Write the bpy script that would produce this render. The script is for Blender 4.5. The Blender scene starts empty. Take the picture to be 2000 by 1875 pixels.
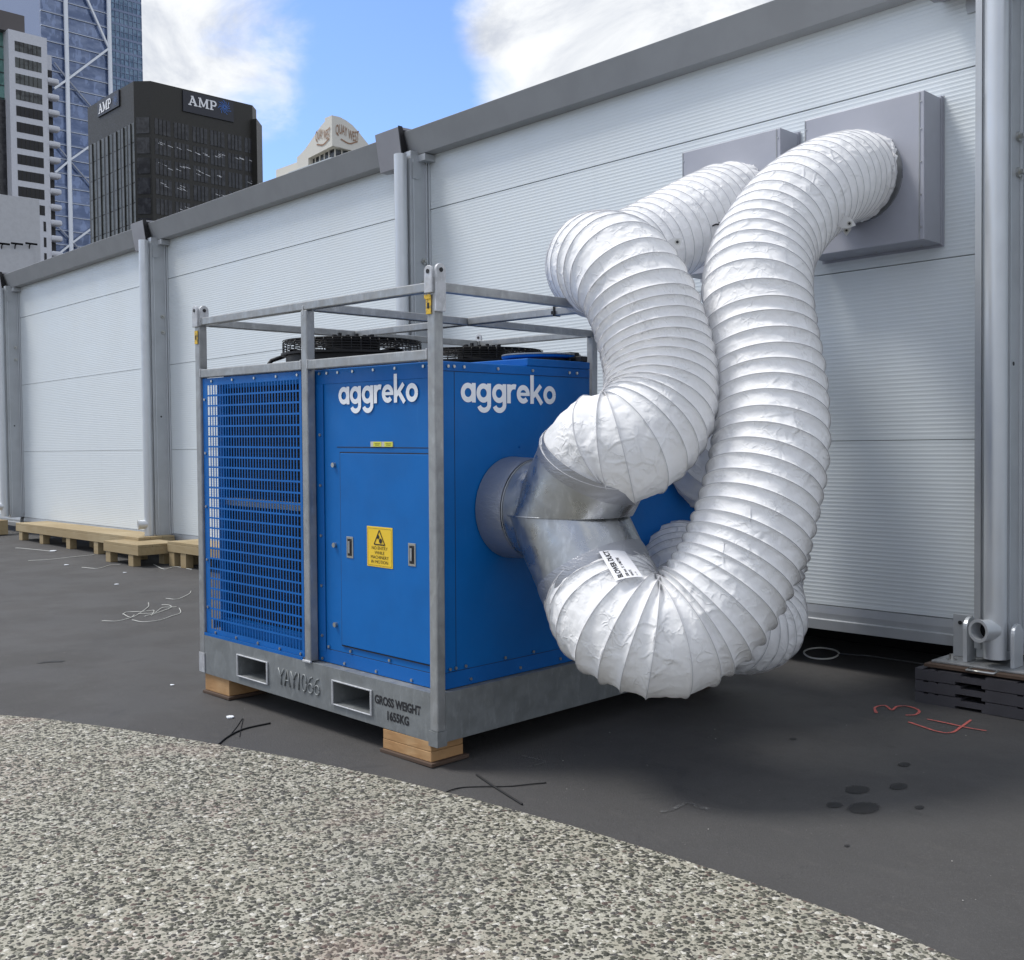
import bpy, bmesh, math, random
from mathutils import Vector, Matrix, noise
random.seed(7)
S = bpy.context.scene
C = S.collection
PI = math.pi

# ------------------------------------------------------------------ camera
FPX, YAW, PITCH, ROLL = 2090.92, 0.762594, 0.0302047, -0.0106006
F_ = Vector((-math.cos(YAW)*math.cos(PITCH), math.sin(YAW)*math.cos(PITCH), -math.sin(PITCH)))
R0 = Vector((math.sin(YAW), math.cos(YAW), 0)); U0 = R0.cross(F_)
R_ = R0*math.cos(ROLL) + U0*math.sin(ROLL); U_ = -R0*math.sin(ROLL) + U0*math.cos(ROLL)
EYE = Vector((0, 0, 1.4))
cam = bpy.data.cameras.new('camera'); camo = bpy.data.objects.new('camera', cam); C.objects.link(camo)
B_ = -F_
camo.matrix_world = Matrix(((R_.x, U_.x, B_.x, EYE.x), (R_.y, U_.y, B_.y, EYE.y), (R_.z, U_.z, B_.z, EYE.z), (0, 0, 0, 1)))
cam.sensor_fit = 'HORIZONTAL'; cam.sensor_width = 36; cam.lens = 36*FPX/2000
cam.clip_start = 0.05; cam.clip_end = 6000
S.camera = camo
def ray(x, y): return F_ + R_*((x-1000)/FPX) - U_*((y-937.5)/FPX)
def at(x, y, d): return EYE + ray(x, y)*d           # d = metres along the view axis
def onX(x, y, X): r = ray(x, y); return EYE + r*((X-EYE.x)/r.x)
def onY(x, y, Y): r = ray(x, y); return EYE + r*((Y-EYE.y)/r.y)
SLOPE = 0.011
def gz(X): return -SLOPE*(max(-30, min(4, X))+3.6)
def gpt(x, y):
    r = ray(x, y); t = (-SLOPE*3.6-EYE.z-SLOPE*EYE.x)/(r.x*SLOPE+r.z); return EYE + r*t

# ------------------------------------------------------------------ world and light
SUN_EL, SUN_AZ = math.radians(58), math.radians(215)   # azimuth: direction the light comes from, measured from +X counter-clockwise
w = bpy.data.worlds.new('World'); S.world = w; w.use_nodes = True
nt = w.node_tree; nt.nodes.clear(); N = nt.nodes; LK = nt.links
out = N.new('ShaderNodeOutputWorld'); bg = N.new('ShaderNodeBackground'); bg.inputs['Strength'].default_value = 0.13
sky = N.new('ShaderNodeTexSky'); sky.sky_type = 'NISHITA'; sky.sun_disc = False
sky.sun_elevation = SUN_EL; sky.sun_rotation = math.radians(90)-SUN_AZ
sky.air_density = 1.0; sky.dust_density = 0.4; sky.ozone_density = 2.0
tc = N.new('ShaderNodeTexCoord')
def wmath(op, a=None, b=None, clamp=False):
    m = N.new('ShaderNodeMath'); m.operation = op; m.use_clamp = clamp
    for i, v in enumerate((a, b)):
        if v is None: continue
        if isinstance(v, (int, float)): m.inputs[i].default_value = v
        else: LK.new(v, m.inputs[i])
    return m.outputs[0]
def wnoise(scale, det, rough, off=(0, 0, 0), dist=0.0):
    mp = N.new('ShaderNodeMapping'); mp.inputs['Location'].default_value = off; mp.inputs['Scale'].default_value = (1, 1, 1.6)
    LK.new(tc.outputs['Generated'], mp.inputs[0])
    n = N.new('ShaderNodeTexNoise'); n.inputs['Scale'].default_value = scale; n.inputs['Detail'].default_value = det
    n.inputs['Roughness'].default_value = rough; n.inputs['Distortion'].default_value = dist
    LK.new(mp.outputs[0], n.inputs['Vector']); return n.outputs['Fac']
n1 = wnoise(3.2, 8, .58, (3.1, 1.2, .4), .3); n2 = wnoise(13, 5, .6, (1, 5, 2), .4)
cover = wmath('ADD', wmath('MULTIPLY', wmath('SUBTRACT', n1, .5), 1.9), wmath('MULTIPLY', wmath('SUBTRACT', n2, .5), .95))
cover = wmath('ADD', cover, .80)
def blob(px, py, deg, amount):
    """a cloud bank (amount>0) or an opening in the clouds (amount<0) in one direction of the sky"""
    global cover
    d = ray(px, py).normalized()
    vm = N.new('ShaderNodeVectorMath'); vm.operation = 'DOT_PRODUCT'; LK.new(tc.outputs['Generated'], vm.inputs[0]); vm.inputs[1].default_value = d
    mr = N.new('ShaderNodeMapRange'); mr.interpolation_type = 'SMOOTHSTEP'
    mr.inputs['From Min'].default_value = math.cos(math.radians(deg)); mr.inputs['From Max'].default_value = 1
    mr.inputs['To Min'].default_value = 0; mr.inputs['To Max'].default_value = amount
    LK.new(vm.outputs['Value'], mr.inputs['Value']); cover = wmath('ADD', cover, mr.outputs[0])
blob(760, 170, 19, -1.42); blob(640, 330, 10, -.5)
blob(400, 70, 10, 1.5); blob(1170, 40, 10, 1.7); blob(40, 20, 6, .8); blob(1450, -100, 10, .8)
mask = N.new('ShaderNodeMapRange'); mask.interpolation_type = 'SMOOTHSTEP'
mask.inputs['From Min'].default_value = .22; mask.inputs['From Max'].default_value = .95
LK.new(cover, mask.inputs['Value'])
cl = N.new('ShaderNodeMix'); cl.data_type = 'RGBA'; cl.inputs[6].default_value = (3.0, 3.2, 3.6, 1); cl.inputs[7].default_value = (4.75, 4.85, 4.95, 1)
n3 = wnoise(6.5, 7, .62, (7, 2, 5), .6); cmr = N.new('ShaderNodeMapRange'); cmr.interpolation_type = 'SMOOTHSTEP'; cmr.inputs['From Min'].default_value = .34; cmr.inputs['From Max'].default_value = .60; LK.new(n3, cmr.inputs['Value']); LK.new(cmr.outputs[0], cl.inputs[0])
tint = N.new('ShaderNodeMix'); tint.data_type = 'RGBA'; tint.blend_type = 'MULTIPLY'; tint.inputs[0].default_value = 1
tint.inputs[7].default_value = (.80, .88, 1.10, 1); LK.new(sky.outputs[0], tint.inputs[6])
mx = N.new('ShaderNodeMix'); mx.data_type = 'RGBA'
LK.new(mask.outputs[0], mx.inputs[0]); LK.new(tint.outputs[2], mx.inputs[6]); LK.new(cl.outputs[2], mx.inputs[7])
LK.new(mx.outputs[2], bg.inputs['Color']); LK.new(bg.outputs[0], out.inputs['Surface'])
sl = bpy.data.lights.new('sun', 'SUN'); sl.energy = 1.75; sl.angle = math.radians(17); sl.color = (1, .97, .92)
so = bpy.data.objects.new('sun', sl); C.objects.link(so)
sd = Vector((math.cos(SUN_AZ)*math.cos(SUN_EL), math.sin(SUN_AZ)*math.cos(SUN_EL), math.sin(SUN_EL)))
so.rotation_euler = sd.to_track_quat('Z', 'Y').to_euler(); so.location = (0, -5, 30)
S.view_settings.view_transform = 'Standard'; S.view_settings.look = 'None'; S.view_settings.exposure = 0.72; S.view_settings.gamma = 1

# ------------------------------------------------------------------ materials
def hexc(r, g, b):
    f = lambda c: (c/255/12.92) if c/255 <= .04045 else ((c/255+.055)/1.055)**2.4
    return (f(r), f(g), f(b), 1)
class Mat:
    def __init__(s, name, col=(.5, .5, .5), rough=.5, metal=0.0, spec=.5):
        s.m = bpy.data.materials.new(name); s.m.use_nodes = True; s.t = s.m.node_tree
        s.b = s.t.nodes['Principled BSDF']; s.b.inputs['Base Color'].default_value = (*col[:3], 1)
        s.b.inputs['Roughness'].default_value = rough; s.b.inputs['Metallic'].default_value = metal
        s.b.inputs['Specular IOR Level'].default_value = spec
        s.col = (*col[:3], 1); s.tc = None; s.colsock = None; s.hgt = None; s.dist = .002
    def n(s, t): return s.t.nodes.new(t)
    def l(s, a, b): s.t.links.new(a, b)
    def coord(s, scale=(1, 1, 1), warp=0):
        if not s.tc: s.tc = s.n('ShaderNodeTexCoord')
        mp = s.n('ShaderNodeMapping'); mp.inputs['Scale'].default_value = scale; s.l(s.tc.outputs['Object'], mp.inputs[0]); return mp.outputs[0]
    def noise(s, scale, det=4, rough=.55, stretch=(1, 1, 1), dist=0):
        n = s.n('ShaderNodeTexNoise'); n.inputs['Scale'].default_value = scale; n.inputs['Detail'].default_value = det
        n.inputs['Roughness'].default_value = rough; n.inputs['Distortion'].default_value = dist; s.l(s.coord(stretch), n.inputs['Vector']); return n.outputs['Fac']
    def rng(s, v, a, b, c, d, smooth=True):
        m = s.n('ShaderNodeMapRange'); m.interpolation_type = 'SMOOTHSTEP' if smooth else 'LINEAR'
        for k, x in zip(('From Min', 'From Max', 'To Min', 'To Max'), (a, b, c, d)): m.inputs[k].default_value = x
        s.l(v, m.inputs['Value']); return m.outputs[0]
    def math(s, op, a, b=None):
        m = s.n('ShaderNodeMath'); m.operation = op
        for i, v in enumerate((a, b)):
            if v is None: continue
            if isinstance(v, (int, float)): m.inputs[i].default_value = v
            else: s.l(v, m.inputs[i])
        return m.outputs[0]
    def mix(s, fac, col, cur=None):
        """lay colour col over the current one where fac is 1"""
        m = s.n('ShaderNodeMix'); m.data_type = 'RGBA'; s.l(fac, m.inputs[0])
        a = cur or s.colsock
        if a: s.l(a, m.inputs[6])
        else: m.inputs[6].default_value = s.col
        if hasattr(col, 'is_linked'): s.l(col, m.inputs[7])
        else: m.inputs[7].default_value = (*col[:3], 1)
        s.colsock = m.outputs[2]; s.l(s.colsock, s.b.inputs['Base Color']); return s
    def rough(s, v): s.l(v, s.b.inputs['Roughness']); return s
    def bump(s, h, dist, strength=1.0):
        b = s.n('ShaderNodeBump'); b.inputs['Distance'].default_value = dist; b.inputs['Strength'].default_value = strength
        s.l(h, b.inputs['Height'])
        if s.hgt: s.l(s.hgt, b.inputs['Normal'])
        s.hgt = b.outputs[0]; s.l(s.hgt, s.b.inputs['Normal']); return s

def galvanised(name, base, rough=.42, metal=.55, k=1.0):
    m = Mat(name, base, rough, metal)
    a = m.rng(m.noise(9*k, 5, .6, dist=.5), .35, .7, 0, .55); m.mix(a, tuple(c*.68 for c in base))
    b = m.rng(m.noise(34*k, 4, .6, (1, 1, .35)), .52, .72, 0, .5); m.mix(b, tuple(min(1, c*1.35) for c in base))
    m.rough(m.rng(m.noise(14*k, 3), .3, .7, rough-.1, rough+.18)); m.bump(m.noise(60*k, 3), .0012, .5); return m
GALV = galvanised('galvanised_steel', (.36, .37, .375))
GALV_SKID = galvanised('galvanised_skid_steel', (.245, .26, .265), .5, .4)
DUCTMETAL = galvanised('spiral_duct_steel', (.45, .465, .48), .30, .9, .7)
TAPE = Mat('silver_foil_tape', (.38, .39, .42), .34, .7)
TAPE.bump(TAPE.noise(16, 6, .7, (1, 1, 3), 1.2), .008, .5)
def paint(name, base, rough=.4, spec=.5, var=.12, metal=0, bscale=18, bd=.0006):
    m = Mat(name, base, rough, metal, spec)
    m.mix(m.rng(m.noise(3.5, 5, .6), .35, .7, 0, 1), tuple(min(1, c*(1-var)) for c in base))
    m.mix(m.rng(m.noise(70, 4, .65, (1, 1, .3)), .62, .8, 0, .35), tuple(min(1, c*.8+.01) for c in base))
    m.rough(m.rng(m.noise(6, 4), .3, .7, rough-.06, rough+.1)); m.bump(m.noise(bscale, 3), bd, .5); return m
BLUE = paint('blue_cabinet_paint', (.001, .130, .44), .45, .28, .10, bd=.004, bscale=2.5)
BLUE.mix(BLUE.rng(BLUE.noise(26, 5, .7, (1, 1, .10)), .60, .78, 0, .30), (.03, .17, .46)); BLUE.mix(BLUE.rng(BLUE.noise(45, 5, .75), .66, .72, 0, .35), (.06, .17, .38)); BLUE.mix(BLUE.rng(BLUE.noise(1.4, 4, .6), .5, .75, 0, .35), (.002, .105, .37))
BLUE2 = paint('blue_trim_paint', (.002, .12, .43), .48, .3, .15)
WHITE_VINYL = Mat('white_vinyl', (.84, .87, .92), .5)
BLACK = paint('black_plastic', (.008, .008, .010), .5, .4, .3)
COIL = paint('black_coil_fins', (.014, .013, .012), .65, .3, .3)
DARK = Mat('dark_void', (.012, .012, .014), .9, 0, .1)
STEEL = Mat('zinc_bolt', (.5, .5, .48), .3, .9)
YELLOW = Mat('yellow_sign', (.82, .55, .03), .45)
YELTAG = Mat('worn_yellow_tag', (.68, .44, .04), .6); YELTAG.mix(YELTAG.rng(YELTAG.noise(60, 4), .5, .6, 0, 1), (.3, .22, .08))
INK = Mat('black_ink', (.012, .012, .015), .6)
WELD = galvanised('weld_zinc', (.55, .56, .58), .5, .5, 3)
# wall panels: silver-white coated sandwich panel
PANEL = Mat('silver_white_panel', (.70, .745, .765), .40, .15, .5)
PANEL.mix(PANEL.rng(PANEL.noise(.8, 4, .5), .3, .7, 0, .35), (.665, .715, .74))
PANEL.mix(PANEL.rng(PANEL.noise(9, 5, .6, (1, 1, .12)), .55, .8, 0, .22), (.58, .63, .65))
PANEL.rough(PANEL.rng(PANEL.noise(2, 3), .3, .7, .36, .52))
ALU = paint('mill_aluminium', (.47, .49, .51), .40, .5, .1, .45)
ALU_PIPE = paint('pipe_aluminium', (.60, .625, .65), .36, .5, .03, .5)
GUTTER = paint('grey_gutter_coating', (.335, .345, .355), .45, .3, .08)
CAPM = paint('grey_joint_cap', (.26, .26, .285), .4, .5, .08)
VENT = paint('grey_sheet_metal_box', (.39, .40, .45), .5, .4, .06, .15)
TIMBER = Mat('new_pine_timber', (.42, .24, .105), .7)
wv = TIMBER.n('ShaderNodeTexWave'); wv.inputs['Scale'].default_value = 7; wv.inputs['Distortion'].default_value = 5; wv.inputs['Detail'].default_value = 3
TIMBER.l(TIMBER.coord((.25, 3, 5)), wv.inputs[0]); TIMBER.mix(TIMBER.rng(wv.outputs['Fac'], .3, .9, 0, .45), (.34, .18, .07))
TIMBER.mix(TIMBER.rng(TIMBER.noise(5, 4), .5, .8, 0, .5), (.56, .40, .22)); TIMBER.bump(wv.outputs['Fac'], .002, .4)
BENCHT = Mat('treated_pine_boards', (.34, .26, .145), .75)
BENCHT.mix(BENCHT.rng(BENCHT.noise(30, 4, .6, (.08, 1, 1)), .4, .7, 0, .5), (.27, .19, .085))
BENCHT.mix(BENCHT.rng(BENCHT.noise(1.5, 4), .45, .7, 0, .5), (.46, .38, .24))
PLY = Mat('weathered_brown_board', (.085, .055, .038), .8); PLY.mix(PLY.rng(PLY.noise(25, 4, .6, (.3, 1, 1)), .4, .7, 0, .6), (.075, .045, .03))
CRATE = paint('grey_recycled_plastic', (.062, .060, .068), .55, .35, .25)
# white duct fabric with crumples
FAB = Mat('white_duct_fabric', (.93, .93, .935), .85, 0, .12)
def crease(m, scale, seed, amt=.12):
    n = m.n('ShaderNodeTexNoise'); n.inputs['Scale'].default_value = scale*.5; n.inputs['Detail'].default_value = 3
    mp = m.n('ShaderNodeMapping'); mp.inputs['Location'].default_value = (seed, seed*2, -seed); m.l(m.coord(), mp.inputs[0]); m.l(mp.outputs[0], n.inputs['Vector'])
    ad = m.n('ShaderNodeMixRGB'); ad.blend_type = 'ADD'; ad.inputs[0].default_value = amt; m.l(mp.outputs[0], ad.inputs[1]); m.l(n.outputs['Color'], ad.inputs[2])
    v = m.n('ShaderNodeTexVoronoi'); v.feature = 'F1'; v.distance = 'CHEBYCHEV'; v.inputs['Scale'].default_value = scale; m.l(ad.outputs[0], v.inputs['Vector'])
    return v.outputs['Distance']
FAB.bump(crease(FAB, 6.5, 3.3, .25), .022, .55); FAB.bump(crease(FAB, 15, 1.7, .2), .008, .45)
FAB.bump(FAB.noise(5, 2, .45, dist=1.5), .012, .25)
def crease_lines(sc, seed, lo, hi, wid):
    n = FAB.n('ShaderNodeTexNoise'); n.inputs['Scale'].default_value = sc*.7; n.inputs['Detail'].default_value = 2
    mp = FAB.n('ShaderNodeMapping'); mp.inputs['Location'].default_value = (seed, -seed, seed*3); FAB.l(FAB.coord(), mp.inputs[0]); FAB.l(mp.outputs[0], n.inputs['Vector'])
    ad = FAB.n('ShaderNodeMixRGB'); ad.blend_type = 'ADD'; ad.inputs[0].default_value = .10; FAB.l(mp.outputs[0], ad.inputs[1]); FAB.l(n.outputs['Color'], ad.inputs[2])
    v = FAB.n('ShaderNodeTexVoronoi'); v.feature = 'DISTANCE_TO_EDGE'; v.inputs['Scale'].default_value = sc; FAB.l(ad.outputs[0], v.inputs['Vector'])
    return FAB.math('MULTIPLY', FAB.rng(v.outputs['Distance'], 0, wid, 1, 0), FAB.rng(FAB.noise(sc*.55, 3, .5, (1, 1, 1)), lo, hi, 0, 1))
FAB.bump(crease_lines(9, 4.2, .48, .62, .12), .0050, .7); FAB.bump(crease_lines(19, 1.3, .50, .62, .14), .0028, .7)
FAB.mix(FAB.rng(FAB.noise(2.5, 4), .4, .75, 0, .4), (.89, .895, .91))
tr_ = FAB.n('ShaderNodeBsdfTranslucent'); tr_.inputs['Color'].default_value = (.88, .88, .88, 1); FAB.l(FAB.hgt, tr_.inputs['Normal'])
ms_ = FAB.n('ShaderNodeMixShader'); ms_.inputs[0].default_value = .16; FAB.l(FAB.b.outputs[0], ms_.inputs[1]); FAB.l(tr_.outputs[0], ms_.inputs[2])
FAB.l(ms_.outputs[0], FAB.t.nodes['Material Output'].inputs['Surface'])
WIREM = Mat('duct_wire_seam', (.60, .60, .62), .55)
TAB = Mat('white_webbing_tab', (.66, .66, .66), .7)
# ground
ASPH = Mat('dark_asphalt_membrane', (.062, .060, .0595), .8, 0, .35)
ASPH.mix(ASPH.rng(ASPH.noise(1.3, 6, .62, dist=.4), .35, .7, 0, .7), (.078, .0755, .075))
ASPH.mix(ASPH.rng(ASPH.noise(.45, 4, .6), .52, .66, 0, .4), (.053, .052, .053))
ASPH.mix(ASPH.rng(ASPH.noise(260, 3, .7), .55, .75, 0, .6), (.095, .093, .09))
ASPH.mix(ASPH.rng(ASPH.noise(120, 3, .75), .60, .70, 0, .5), (.028, .028, .028)); ASPH.mix(ASPH.rng(ASPH.noise(48, 4, .75), .68, .73, 0, .7), (.22, .22, .21))
ASPH.mix(ASPH.rng(ASPH.noise(5, 5, .65, (1, 2.5, 1)), .56, .70, 0, .35), (.095, .09, .085)); ASPH.mix(ASPH.rng(ASPH.noise(2.2, 6, .7, (1, 1, 1), 1.2), .60, .64, 0, .35), (.036, .036, .037))
ASPH.rough(ASPH.rng(ASPH.noise(1.7, 4), .4, .65, .66, .86)); ASPH.mix(ASPH.rng(ASPH.noise(105, 3, .8), .50, .66, 0, .45), (.105, .102, .10)); ASPH.bump(ASPH.noise(120, 4, .8), .004, .8)
AGG = Mat('exposed_aggregate', (.33, .31, .25), .75, 0, .35)
def pebbles(scale, seed):
    n = AGG.n('ShaderNodeTexNoise'); n.inputs['Scale'].default_value = scale*.9; n.inputs['Detail'].default_value = 2
    mp = AGG.n('ShaderNodeMapping'); mp.inputs['Location'].default_value = (seed, seed, 0); mp.inputs['Scale'].default_value = (1, 1.0, 1); mp.inputs['Rotation'].default_value = (0, 0, seed)
    AGG.l(AGG.coord(), mp.inputs[0]); AGG.l(mp.outputs[0], n.inputs['Vector'])
    ad = AGG.n('ShaderNodeMixRGB'); ad.blend_type = 'ADD'; ad.inputs[0].default_value = .9/scale; AGG.l(mp.outputs[0], ad.inputs[1]); AGG.l(n.outputs['Color'], ad.inputs[2])
    v = AGG.n('ShaderNodeTexVoronoi'); v.inputs['Scale'].default_value = scale; AGG.l(ad.outputs[0], v.inputs['Vector'])
    sp = AGG.n('ShaderNodeSeparateColor'); AGG.l(v.outputs['Color'], sp.inputs[0]); return v.outputs['Distance'], sp
d1, s1 = pebbles(52, .37); d2, s2 = pebbles(92, 1.9)
def ramp(m, fac, stops):
    r = m.n('ShaderNodeValToRGB'); r.color_ramp.interpolation = 'CONSTANT'
    e = r.color_ramp.elements
    e[0].position = 0; e[0].color = (*stops[0][1], 1); e[1].position = stops[1][0]; e[1].color = (*stops[1][1], 1)
    for p_, c_ in stops[2:]:
        k = e.new(p_); k.color = (*c_, 1)
    m.l(fac, r.inputs[0]); return r.outputs[0]
cols = [(0, (.052, .052, .041)), (.18, (.085, .084, .065)), (.34, (.064, .062, .055)), (.46, (.12, .118, .09)), (.58, (.085, .08, .074)), (.66, (.24, .235, .19)), (.76, (.40, .385, .32)), (.87, (.12, .088, .075)), (.93, (.58, .56, .50))]
c1 = ramp(AGG, s1.outputs[0], cols); c2 = ramp(AGG, s2.outputs[0], cols)
AGG.mix(AGG.rng(AGG.noise(3, 5), .4, .7, 0, .6), (.42, .41, .35)); AGG.mix(AGG.rng(AGG.noise(1.1, 4), .52, .7, 0, .5), (.36, .28, .25))
m2 = AGG.math('MULTIPLY', AGG.rng(d2, .46, .60, 1, 0), AGG.rng(s2.outputs[1], .10, .12, 0, 1)); AGG.mix(m2, c2)
m1 = AGG.math('MULTIPLY', AGG.rng(d1, .46, .58, 1, 0), AGG.rng(s1.outputs[1], .20, .22, 0, 1)); AGG.mix(m1, c1)
AGG.mix(AGG.rng(AGG.noise(.8, 5, .6), .5, .75, 0, .28), (.14, .14, .13)); AGG.mix(AGG.rng(AGG.noise(1.9, 4, .6, (1, 1, 1), .6), .56, .72, 0, .20), (.36, .24, .21))
hsum = AGG.math('ADD', AGG.math('MULTIPLY', m1, AGG.rng(d1, 0, .52, 1, 0)), AGG.math('MULTIPLY', m2, AGG.rng(d2, 0, .46, .5, 0)))
AGG.bump(hsum, .007, .9)
WIRE = Mat('pale_cable_offcut', (.62, .62, .58), .5)
BWIRE = Mat('black_rubber_strip', (.006, .006, .007), .6)
CHALK = Mat('white_chalk', (.24, .245, .24), .95); REDP = Mat('red_marking_paint', (.58, .13, .11), .7)
OIL = Mat('dark_oil_stain', (.017, .0165, .017), .6)
def spotty(m, base, sc, lo, hi):
    """marking paint that the rough ground shows through"""
    m.mix(m.rng(m.noise(sc, 4, .7), lo, hi, 0, 1), base)
spotty(CHALK, (.085, .085, .086), 45, .40, .62); spotty(REDP, (.10, .07, .07), 60, .55, .7); spotty(OIL, (.048, .047, .047), 38, .58, .72)
# soaked-in and sprayed marks: the ground shows between the pigment
gen = OIL.n('ShaderNodeTexCoord'); vm_ = OIL.n('ShaderNodeVectorMath'); vm_.operation = 'SUBTRACT'; vm_.inputs[1].default_value = (.5, .5, 0); OIL.l(gen.outputs['Generated'], vm_.inputs[0])
sp_ = OIL.n('ShaderNodeSeparateXYZ'); OIL.l(vm_.outputs[0], sp_.inputs[0])
rr_ = OIL.math('SQRT', OIL.math('ADD', OIL.math('MULTIPLY', sp_.outputs[0], sp_.outputs[0]), OIL.math('MULTIPLY', sp_.outputs[1], sp_.outputs[1])))
rr_ = OIL.math('ADD', rr_, OIL.math('MULTIPLY', OIL.math('SUBTRACT', OIL.noise(55, 4, .7), .5), .22))
OIL.l(OIL.rng(rr_, .36, .46, .85, 0), OIL.b.inputs['Alpha'])
CHALK.l(CHALK.rng(CHALK.noise(90, 4, .75), .44, .58, 0, .8), CHALK.b.inputs['Alpha'])
REDP.l(REDP.rng(REDP.noise(110, 4, .75), .36, .50, .25, 1), REDP.b.inputs['Alpha'])
# city
DKB = paint('dark_bronze_cladding', (.026, .0245, .020), .45, .4, .2)
def glass(name, a, b, sc=.3, rough=.08, metal=.0, spec=.8):
    m = Mat(name, a, rough, metal, spec); m.mix(m.rng(m.noise(sc, 4, .7, (1, 1, 2.5)), .4, .62, 0, 1), b)
    m.mix(m.rng(m.noise(sc*7, 2, .5, (1, 1, .4)), .55, .6, 0, .5), tuple(c*1.5 for c in b)); return m
GL_DARK = glass('dark_tinted_glass', (.020, .020, .023), (.045, .046, .050), .35, .2, 0, .4)
GL_LOUV = glass('pale_blind_glass', (.10, .105, .10), (.065, .07, .065), .3, .35, 0, .4)
GL_TOWER = glass('tower_glass', (.07, .11, .22), (.15, .20, .33), .10, .12, .35, .8)
GL_BLUE = glass('blue_curtain_glass', (.05, .11, .20), (.12, .20, .30), .18, .10, .35, .8)
GL_GREEN = glass('green_curtain_glass', (.10, .22, .20), (.16, .30, .27), .15, .1, .2, .8)
GL_GREY = glass('grey_office_glass', (.012, .013, .018), (.09, .10, .10), .25, .2, 0, .35)
PALE = paint('pale_precast_concrete', (.62, .635, .68), .7, .3, .08)
PALE2 = paint('cream_painted_render', (.70, .68, .62), .7, .3, .05)
PALE3 = paint('light_grey_render', (.52, .53, .55), .75, .3, .08)
STRUT = Mat('white_steel_strut', (.78, .82, .88), .4); STRUT_SHADED = Mat('shaded_steel_strut', (.30, .33, .40), .4)  # second strut: darker copy of the white steel, shade put into its colour
SPAN = paint('tower_spandrel_metal', (.20, .25, .38), .45, .4, .1, .2)
SIGNW = Mat('white_sign_letter', (.85, .86, .88), .4); SIGNB = Mat('blue_sign_rays', (.06, .20, .62), .4); SIGNBG = Mat('dark_navy_sign_panel', (.012, .014, .024), .4)
BRONZE = Mat('bronze_letter', (.30, .17, .10), .5); ROOFM = paint('roof_membrane', (.55, .56, .58), .6)
M = lambda m: m.m if isinstance(m, Mat) else m

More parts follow.
